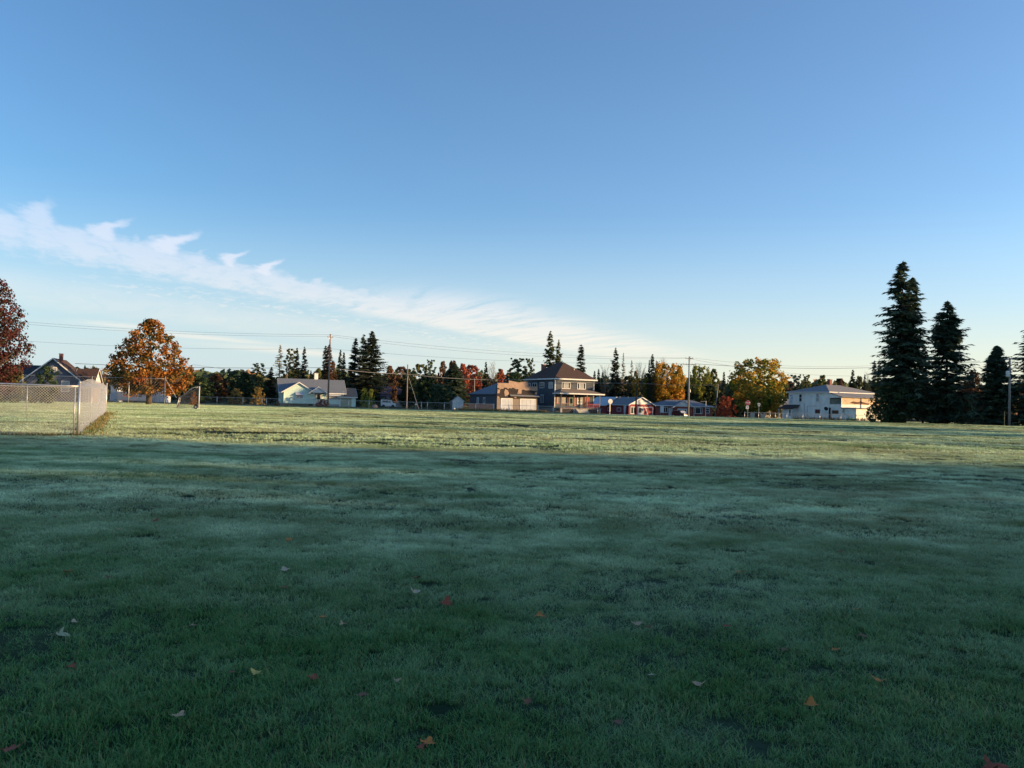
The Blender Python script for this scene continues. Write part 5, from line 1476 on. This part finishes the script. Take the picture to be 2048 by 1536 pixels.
# trees beyond the right edge of the view whose long shadow lies over the near lawn
for i, (x, y, hgt, r_, kind) in enumerate([(60, -54, 18, 6.6, 'round'), (65, -47, 18, 6.6, 'maple_b'), (60, -40, 16, 6.6, 'round'), (65, -33, 19, 6.6, 'maple_b'), (60, -26, 17, 6.6, 'round'), (65, -19, 16, 6.6, 'maple_b'), (60, -12, 17, 6.6, 'round'), (65, -5, 16, 6.6, 'maple_b'), (60, 2, 16, 5.5, 'vase'), (84, -61, 23, 7, 'maple_b'), (89, -54, 21, 7, 'round'), (84, -47, 23, 7, 'maple_b'), (89, -40, 20, 7, 'round'), (84, -33, 21, 7, 'maple_b'), (89, -26, 20, 7, 'round'), (84, -19, 21, 7, 'maple_b'), (89, -12, 23, 7, 'round'), (84, -5, 22, 7, 'maple_b'), (61, 6, 14, 4, 'larch'), (73, 5, 16, 4, 'larch'), (58, 15, 11, 3, 'bare_b'), (95, 6, 20, 4, 'bare'), (62, 10, 13, 3.5, 'larch'), (70, 8, 15, 3.5, 'bare'), (78, 8, 17, 4, 'larch'), (100, 3, 22, 4.5, 'larch'), (112, 3, 24, 5, 'bare_b'), (125, 2, 27, 5, 'larch'), (66, 13, 12, 3, 'bare'), (90, 8, 18, 3.5, 'bare_b'), (140, 2, 28, 5, 'bare'), (96, 38, 14, 4, 'larch'), (112, 50, 17, 5, 'maple'), (122, 61, 15, 5, 'vase'), (134, 72, 19, 5, 'larch'), (118, 44, 15, 4, 'bare'), (104, 30, 14, 4, 'bare_b'), (96, 110, 20, 6, 'round'), (106, 107, 24, 7, 'dense_spruce'), (118, 104, 26, 7, 'round'), (128, 108, 26, 7, 'dense_spruce'), (112, 114, 22, 6, 'round')]):
    tm, cm_, R = PROTO[kind]
    root = empty('spruce_tree' if 'spruce' in kind else 'maple_tree', (x, y, 0), 'tree beyond the right edge that shades the near lawn', 'tree', group='trees beyond the right edge')
    for nm, me, mt in (('trunk', tm, DARKBARK), ('crown', cm_, LF['green'])):
        o = bpy.data.objects.new(nm, me); COL.objects.link(o); o.parent = root
        o.scale = (r_ / R, r_ / R, hgt / 10); o.material_slots[0].link = 'OBJECT'; o.material_slots[0].material = mt

# ------------------------------------------------------------------ street things
def sign_post(px, Y, hgt, label, name, cat='sign', rz=0.0):
    root = house(name, px, Y, rz, label, cat)
    MB().box(-.03, .01, -.1, .03, .06, hgt).build('post', GALV, root)
    return root
def text_mesh(txt, size, name, mat, parent, loc, rx=pi / 2):
    cu_ = bpy.data.curves.new(name, 'FONT'); cu_.body = txt; cu_.size = size; cu_.align_x = 'CENTER'; cu_.align_y = 'CENTER'; cu_.extrude = .004; cu_.offset = size * .02
    tmp = bpy.data.objects.new(name, cu_); COL.objects.link(tmp)
    dg = bpy.context.evaluated_depsgraph_get(); me = bpy.data.meshes.new_from_object(tmp.evaluated_get(dg))
    bpy.data.objects.remove(tmp)
    o = link(name, me, None, parent); me.materials.clear(); me.materials.append(mat)
    o.location = loc; o.rotation_euler = (rx, 0, 0)
    return o
ssn = sign_post(1496, 133, 3.15, 'red octagonal STOP sign with a white plate below it', 'stop_sign')
oct_ = lambda r: [(r * cos(pi / 8 + i * pi / 4), -.02, 2.72 + r * sin(pi / 8 + i * pi / 4)) for i in range(8)]
MB().prism(oct_(.44), (0, .02, 0)).build('border', SIGNWHITE, ssn)
fc = MB().prism([(x, -.026, z) for x, y, z in oct_(.41)], (0, .004, 0)).build('panel', SIGNRED, ssn)
text_mesh('STOP', .36, 'lettering', SIGNWHITE, fc, (0, -.032, 2.72))
pl_ = MB().box(-.36, -.02, 1.62, .16, 0, 2.2).build('plate', SIGNWHITE, ssn)
MB().box(-.22, -.026, 1.98, .04, -.021, 2.04).build('marking', SIGNBLACK, pl_); MB().box(-.12, -.026, 1.76, -.06, -.021, 1.96).build('marking', SIGNBLACK, pl_)
rsn = sign_post(1518, 134, 2.85, 'small white route marker sign right of the STOP sign', 'route_sign')
MB().box(-.30, -.012, 2.0, .30, .008, 2.75).build('backing', SIGNBLACK, rsn)
p_ = MB().prism([(-.24, -.018, 2.42), (0, -.018, 2.06), (.24, -.018, 2.42), (.24, -.018, 2.69), (-.24, -.018, 2.69)], (0, .004, 0)).build('panel', SIGNWHITE, rsn)
text_mesh('28', .30, 'lettering', SIGNBLACK, p_, (0, -.024, 2.46))

mbx = house('mailbox', 832, 135, 15, 'white rural mailbox on a post near the guy wire foot', 'mailbox')
a = [(.13 * cos(i * pi / 8), 0, .13 * sin(i * pi / 8)) for i in range(9)]
MB().prism([(x, -.3, 1.0 + z) for x, y, z in a] + [(-.13, -.3, .82), (.13, -.3, .82)], (0, .6, 0)).build('box', WHITE, mbx)
MB().box(-.05, -.05, -.1, .05, .05, .82).build('post', OLDWOOD, mbx)
MB().box(.133, -.1, 1.0, .15, -.02, 1.2).build('flag', SIGNRED, mbx)

def car(px, Y, yaw, paint, label, name='parked_car', s=1.0, cat='car'):
    r = house(name, px, Y, yaw, label, cat)
    prof = [(-2.15, .42), (2.15, .42), (2.2, .78), (2.05, .98), (1.15, 1.08), (.65, 1.62), (-1.75, 1.66), (-2.12, 1.05)]
    body = MB().prism([(x * s, -.88 * s, z * s) for x, z in prof], (0, 1.76 * s, 0)).build('body', paint, r)
    bv = body.modifiers.new('soft', 'BEVEL'); bv.width = .10 * s; bv.segments = 3
    for sd in (-1, 1):
        y = .885 * sd * s
        MB().prism([(-1.6 * s, y, 1.12 * s), (.82 * s, y, 1.12 * s), (.52 * s, y, 1.53 * s), (-1.55 * s, y, 1.55 * s)], (0, .006 * sd, 0)).build('side_window', GLASS, r)
    MB().prism([(1.16 * s, -.72 * s, 1.12 * s), (1.16 * s, .72 * s, 1.12 * s), (.74 * s, .66 * s, 1.57 * s), (.74 * s, -.66 * s, 1.57 * s)], (.02, 0, .015)).build('windscreen', MAT('bright_glass', (.30, .36, .42), .1, (1, .1), spec=.7), r)
    for x in (-1.35, 1.38):
        for sd in (-1, 1):
            w = MB().tube([(x * s, (.88 * sd - .1) * s, .36 * s), (x * s, (.88 * sd + .1) * s - .0, .36 * s)], .36 * s, 16).build('wheel', RUBBER, r, True)
            MB().tube([(x * s, (.88 * sd + .1 * sd) * s, .36 * s), (x * s, (.88 * sd + .115 * sd) * s, .36 * s)], .21 * s, 12).build('rim', GALV, w)
    for sd in (-1, 1):
        MB().box(2.1 * s, (.55 * sd - .18) * s, .78 * s, 2.19 * s, (.55 * sd + .18) * s, .94 * s).build('headlight', SIGNWHITE, r)
    MB().box(2.14 * s, -.75 * s, .45 * s, 2.27 * s, .75 * s, .62 * s).build('bumper', GALV, r)
    return r
car(1361, 176, -62, CARPAINT, 'dark red suv parked before the brick house garage door', 'parked_suv', 1.0, 'suv')
def lump(name, px, Y, r, label, mat, cat, seed=1, sq=.8):
    import bmesh
    bm = bmesh.new(); bmesh.ops.create_icosphere(bm, subdivisions=3, radius=r)
    rs = np.random.RandomState(seed); k = rs.randn(5, 3)
    for v in bm.verts:
        d = v.co.normalized(); f = sum(.07 * sin(2.2 * float(np.dot(q, d)) + i) for i, q in enumerate(k))
        v.co = Vector((v.co.x * (1 + f), v.co.y * (1 + f), v.co.z * sq * (1 + f)))
    me = bpy.data.meshes.new(name); bm.to_mesh(me); bm.free()
    me.polygons.foreach_set('use_smooth', [True] * len(me.polygons))
    x = W(px, 800, Y).x
    o = link(name, me, mat); o.location = (x, Y, h1(x, Y) + r * sq * .75)
    return tag(o, label, cat)
PALEROCK = MAT('pale_rock', (.62, .62, .62), .8, (4, .15), ('noise', 9, .4))
lump('rock', 909, 140, .42, 'whitish rock left of the grey shed', PALEROCK, 'rock', 2, .6)
lump('rock', 1456, 160, .55, 'whitish rock right of the small red tree', PALEROCK, 'rock', 3, .6)
lump('rock', 1961, 121, .42, 'whitish rock on the grass between the dark spruces', PALEROCK, 'rock', 4, .6)
lump('boulder', 750, 135, .55, 'pinkish round boulder behind the low fence, below the yellow-green shrubs', MAT('pink_granite', (.34, .22, .17), .9, (4, .25), ('noise', 9, .5)), 'boulder')

# ------------------------------------------------------------------ weeds and litter along the fences
def weeds(name, pts, label, mat, n, hgt, spread, seed):
    rs = np.random.RandomState(seed); cm = CardMesh()
    pts = np.array(pts, float); seg = rs.randint(0, len(pts) - 1, n); t = rs.rand(n)
    p = pts[seg] * (1 - t)[:, None] + pts[seg + 1] * t[:, None]
    x, y = p[:, 0] + rs.randn(n) * spread, p[:, 1] + rs.randn(n) * spread
    hh = hgt * (.3 + .9 * rs.rand(n) ** 1.5)
    az = rs.rand(n) * 6.28; le = rs.rand(n) * .8
    d = np.stack([np.cos(az) * le, np.sin(az) * le, np.ones(n)], 1); d /= np.linalg.norm(d, axis=1)[:, None]
    w = np.cross(d, rdirs(rs, n)); w /= np.linalg.norm(w, axis=1)[:, None] + 1e-6
    c = np.stack([x, y, H(x, y)], 1) + d * (hh * .48)[:, None]
    cm.cards(c, d * (hh * .5)[:, None], w * (hh * .03 + .008)[:, None], rs.rand(n))
    me = cm.mesh(name); me.materials.append(mat)
    return tag(link(name, me), label, 'weeds', kind='stuff')
WEED = LEAF('dry_weeds', [(.06, .10, .03), (.13, .15, .045), (.24, .18, .06), (.34, .20, .07)], clump=.7)
SEDGE = LEAF('verge_grass', [(.05, .075, .025), (.14, .13, .045), (.25, .19, .08)], clump=.3)
t_ = lambda t: (A0[0] + (B1[0] - A0[0]) * t + .25, A0[1] + (B1[1] - A0[1]) * t + .1)
weeds('weeds', [t_(0), t_(.15), t_(.3), t_(.5), t_(.75), t_(1.0)], 'yellow and rust weeds along the foot of the enclosure side', WEED, 2000, .24, .3, 3)
weeds('weeds', [(A0[0] + .3, A0[1]), ((A0[0] + A1[0]) / 2, (A0[1] + A1[1]) / 2), A1], 'short dry weeds and leaf litter under the enclosure front', WEED, 2200, .16, .12, 4)
weeds('verge_grass', [(W(px, 800, 131).x, 131.2) for px in (205, 400, 600, 800, 1000, 1210)], 'uneven tan grass strip under the low fence along the field edge', SEDGE, 16000, .30, .30, 5)
weeds('weeds', [(W(px, 800, 134).x, 134) for px in (915, 960, 1000, 1060, 1090)], 'golden weeds before the torn garage and barn', WEED, 5000, .62, .5, 6)
weeds('weeds', [(W(px, 800, 130).x, 130.3) for px in (1590, 1650, 1700, 1740)], 'sparse dark weeds along the white building wall', LEAF('dark_weeds', [(.03, .05, .02), (.07, .08, .03)]), 900, .7, .3, 7)

# ------------------------------------------------------------------ fallen leaves, each its own thing
def leaf_mesh(seed, curl):
    rs = np.random.RandomState(seed)
    # five-lobed maple outline
    ang = [-90, -62, -48, -30, -14, 2, 14, 30, 44, 56, 68, 80, 90]
    rad = [.28, .50, .62, .36, .82, .98, .60, .52, .80, .62, .86, 1.02, 1.12]
    pr = [(r * (.92 + .16 * rs.rand()), radians(a)) for a, r in zip(ang, rad)]
    right = [(r * cos(a), r * sin(a)) for r, a in pr]
    out_ = right + [(-x * (.92 + .16 * rs.rand()), y) for x, y in right[-2:0:-1]]
    n = len(out_)
    vs, fs = [], []
    rings = (0, .4, .72, 1)
    vs.append((0, 0)); 
    for k in rings[1:]:
        vs += [(x * k, y * k) for x, y in out_]
    P = []
    for x, y in vs:
        r2 = x * x + y * y
        z = .55 * (curl[0] * x * x + curl[1] * y * y * (1 if y > 0 else .6) + curl[2] * x * y + .06 * sin(5 * x + seed) * sqrt(r2) + .09 * rs.randn() * r2 + .07 * sin(4 * y + 2 * x + 2 * seed))
        P.append((x, y, z))
    for i in range(n):
        j = (i + 1) % n
        fs.append((0, 1 + i, 1 + j))
        for k in range(len(rings) - 2):
            fs.append((1 + k * n + i, 1 + (k + 1) * n + i, 1 + (k + 1) * n + j, 1 + k * n + j))
    me = bpy.data.meshes.new('leaf_blade'); me.from_pydata(P, [], fs); me.polygons.foreach_set('use_smooth', [True] * len(me.polygons))
    sm = bpy.data.meshes.new('leaf_stalk')
    sb_ = MB().tube([(0, -.25, .01), (.05, -.7, .06), (.16, -1.05, .02)], [.03, .022, .02], 4)
    return me, sb_.mesh('leaf_stalk')
LV = [leaf_mesh(1, (.55, .1, .2)), leaf_mesh(2, (.2, .6, -.3)), leaf_mesh(3, (.95, -.1, .1)), leaf_mesh(4, (-.35, .5, .3)), leaf_mesh(5, (.3, .25, -.5)), leaf_mesh(6, (1.2, .2, 0))]
def lm(n, a, b): return MAT(n, tuple(x * 1.1 for x in a), .8, (9, .2), col2=tuple(x * 1.1 for x in b), spec=.2)
LC = dict(tan=lm('tan_leaf', (.36, .22, .12), (.50, .36, .22)), pale=lm('pale_leaf', (.40, .30, .19), (.52, .42, .29)), orange=lm('orange_leaf', (.40, .12, .03), (.50, .22, .06)),
          red=lm('red_leaf', (.22, .05, .035), (.30, .10, .05)), brown=lm('brown_leaf', (.14, .065, .04), (.22, .12, .07)), yellow=lm('yellow_leaf', (.50, .36, .08), (.62, .48, .16)), green=lm('pale_green_leaf', (.28, .30, .16), (.42, .42, .26)))
LEAVES = [
 (118, 1267, .085, 'green', 2, 'large pale green maple leaf lying flat at the left of the lawn'),
 (150, 1242, .05, 'pale', 1, 'frosted pale leaf just above the large pale green leaf'),
 (380, 1250, .075, 'tan', 0, 'curled tan-orange maple leaf right of the large pale green leaf'),
 (570, 1138, .075, 'pale', 0, 'pale curled leaf standing up in the mid lawn, left of centre'),
 (568, 1173, .045, 'red', 4, 'small red leaf just below the pale curled leaf'),
 (832, 1183, .08, 'pale', 5, 'pale tan leaf folded along its length, beside a red-orange leaf'),
 (893, 1205, .09, 'red', 1, 'red-orange maple leaf standing upright near the folded pale leaf'),
 (833, 1152, .06, 'red', 3, 'dark red leaf just above the folded pale leaf'),
 (645, 1232, .06, 'orange', 0, 'small orange leaf left of a twisted tan leaf, left of centre'),
 (688, 1246, .055, 'tan', 5, 'twisted tan leaf just right of a small orange leaf'),
 (1080, 1229, .075, 'orange', 3, 'bright orange maple leaf in the middle of the lawn'),
 (1276, 1246, .07, 'tan', 2, 'tan leaf beside a thin brown leaf, right of centre'),
 (1298, 1253, .05, 'brown', 5, 'thin brown leaf touching the tan leaf right of centre'),
 (1480, 1142, .07, 'orange', 1, 'orange-red leaf in the mid lawn, right of centre'),
 (514, 1343, .055, 'yellow', 1, 'small yellow star-shaped leaf in the lower left lawn'),
 (627, 1353, .055, 'red', 0, 'crimson leaf right of the small yellow leaf'),
 (462, 1341, .03, 'brown', 4, 'tiny brown scrap left of the small yellow leaf'),
 (796, 1359, .04, 'tan', 5, 'tiny tan leaf below the centre of the lawn'),
 (725, 1385, .055, 'brown', 3, 'dark brown leaf right of the crimson leaf'),
 (358, 1428, .05, 'tan', 4, 'dull tan leaf in the lower left lawn under the yellow leaf'),
 (20, 1494, .075, 'red', 1, 'dark red leaf at the bottom left corner'),
 (856, 1482, .055, 'orange', 4, 'red-orange leaf near the bottom centre'),
 (840, 1490, .035, 'red', 3, 'small red scrap beside the red-orange leaf near the bottom centre'),
 (1055, 1402, .045, 'brown', 5, 'narrow brown leaf standing on edge, lower centre'),
 (1235, 1440, .05, 'brown', 0, 'brown leaf in the lower lawn between centre and right'),
 (1303, 1347, .04, 'pale', 4, 'small whitish frosted leaf left of a long tan leaf'),
 (1395, 1367, .065, 'tan', 5, 'long tan leaf pointing up out of the grass, lower right'),
 (1757, 1358, .06, 'orange', 2, 'orange-tan maple leaf lying flat in the lower right lawn'),
 (1623, 1406, .06, 'orange', 1, 'upright orange-tan leaf in frosted clump, lower right'),
 (1712, 1216, .05, 'orange', 3, 'small orange leaf above a brown-orange leaf, right lawn'),
 (1727, 1270, .06, 'brown', 0, 'brown-orange leaf below the small orange leaf, right lawn'),
 (1567, 1297, .05, 'brown', 2, 'brown-orange leaf left of another, under the right mid lawn'),
 (1668, 1297, .05, 'orange', 4, 'dull orange leaf right of the brown-orange one, right mid lawn'),
 (1454, 1250, .05, 'red', 4, 'dark red leaf right of the tan and brown pair'),
 (1908, 1298, .045, 'brown', 1, 'small brown leaf near the right edge, mid lawn'),
 (1985, 1532, .09, 'red', 2, 'red-brown maple leaf at the bottom right corner'),
 (236, 1057, .075, 'tan', 0, 'tan curled leaf in the shaded lawn, left, below the enclosure'),
 (112, 1031, .07, 'brown', 2, 'brown leaf nearest the enclosure front in the shaded lawn'),
 (15, 1056, .06, 'brown', 3, 'brown leaf at the left edge of the shaded lawn'),
 (310, 1040, .07, 'red', 4, 'reddish brown upright leaf right of the tan curled leaf below the enclosure'),
 (580, 1077, .09, 'orange', 0, 'rusty orange leaf alone in the upper shaded lawn, left of centre'),
 (657, 1041, .055, 'orange', 2, 'tiny orange leaf above and right of the rusty orange leaf'),
 (135, 1143, .06, 'orange', 5, 'small orange leaf below a pale sliver leaf, left lawn'),
 (78, 1127, .055, 'pale', 5, 'pale sliver of a leaf at the left, above a small orange leaf'),
 (218, 1152, .045, 'brown', 1, 'small dark leaf right of the small orange leaf, left lawn'),
 (142, 1330, .05, 'red', 3, 'dull red leaf below the large pale green leaf'),
 (1318, 1080, .06, 'brown', 0, 'small brown leaf in the upper shaded lawn, right of centre'),
 (1681, 1102, .05, 'red', 2, 'tiny red leaf in the upper right shaded lawn'),
 (360, 853, .10, 'orange', 0, 'pale orange leaf clump in the sunlit grass beyond the enclosure weeds'),
 (182, 884, .10, 'orange', 1, 'orange leaf in the sunlit grass before the enclosure corner'),
 (145, 874, .13, 'orange', 3, 'big orange leaf against the enclosure corner post foot'),
]
for i, (px, py, sz, col, k, lab) in enumerate(LEAVES):
    d = RC @ Vector(((px - 1024) / F, -(py - 768) / F, -1.0))
    t = EYE / -d.z
    x, y = d.x * t, d.y * t
    for _ in range(6):
        t = (EYE - h1(x, y) - .045) / -d.z; x, y = d.x * t, d.y * t
    r_ = random.Random(i * 7 + 1)
    root = empty('fallen_leaf', (x, y, h1(x, y) + .038), lab, 'leaf')
    root.rotation_euler = (radians(r_.uniform(-6, 12)), radians(r_.uniform(-10, 10)), r_.uniform(0, 6.28))
    if 'upright' in lab or 'standing' in lab: root.rotation_euler.x = radians(16); root.rotation_euler.z = r_.uniform(-.6, .6)
    root.scale = (sz * .72,) * 3
    bm_, sm_ = LV[k]
    for nm, me in (('blade', bm_), ('stalk', sm_)):
        if len(me.materials) == 0: me.materials.append(LC[col])
        o = bpy.data.objects.new(nm, me); COL.objects.link(o); o.parent = root
        o.material_slots[0].link = 'OBJECT'; o.material_slots[0].material = LC[col]
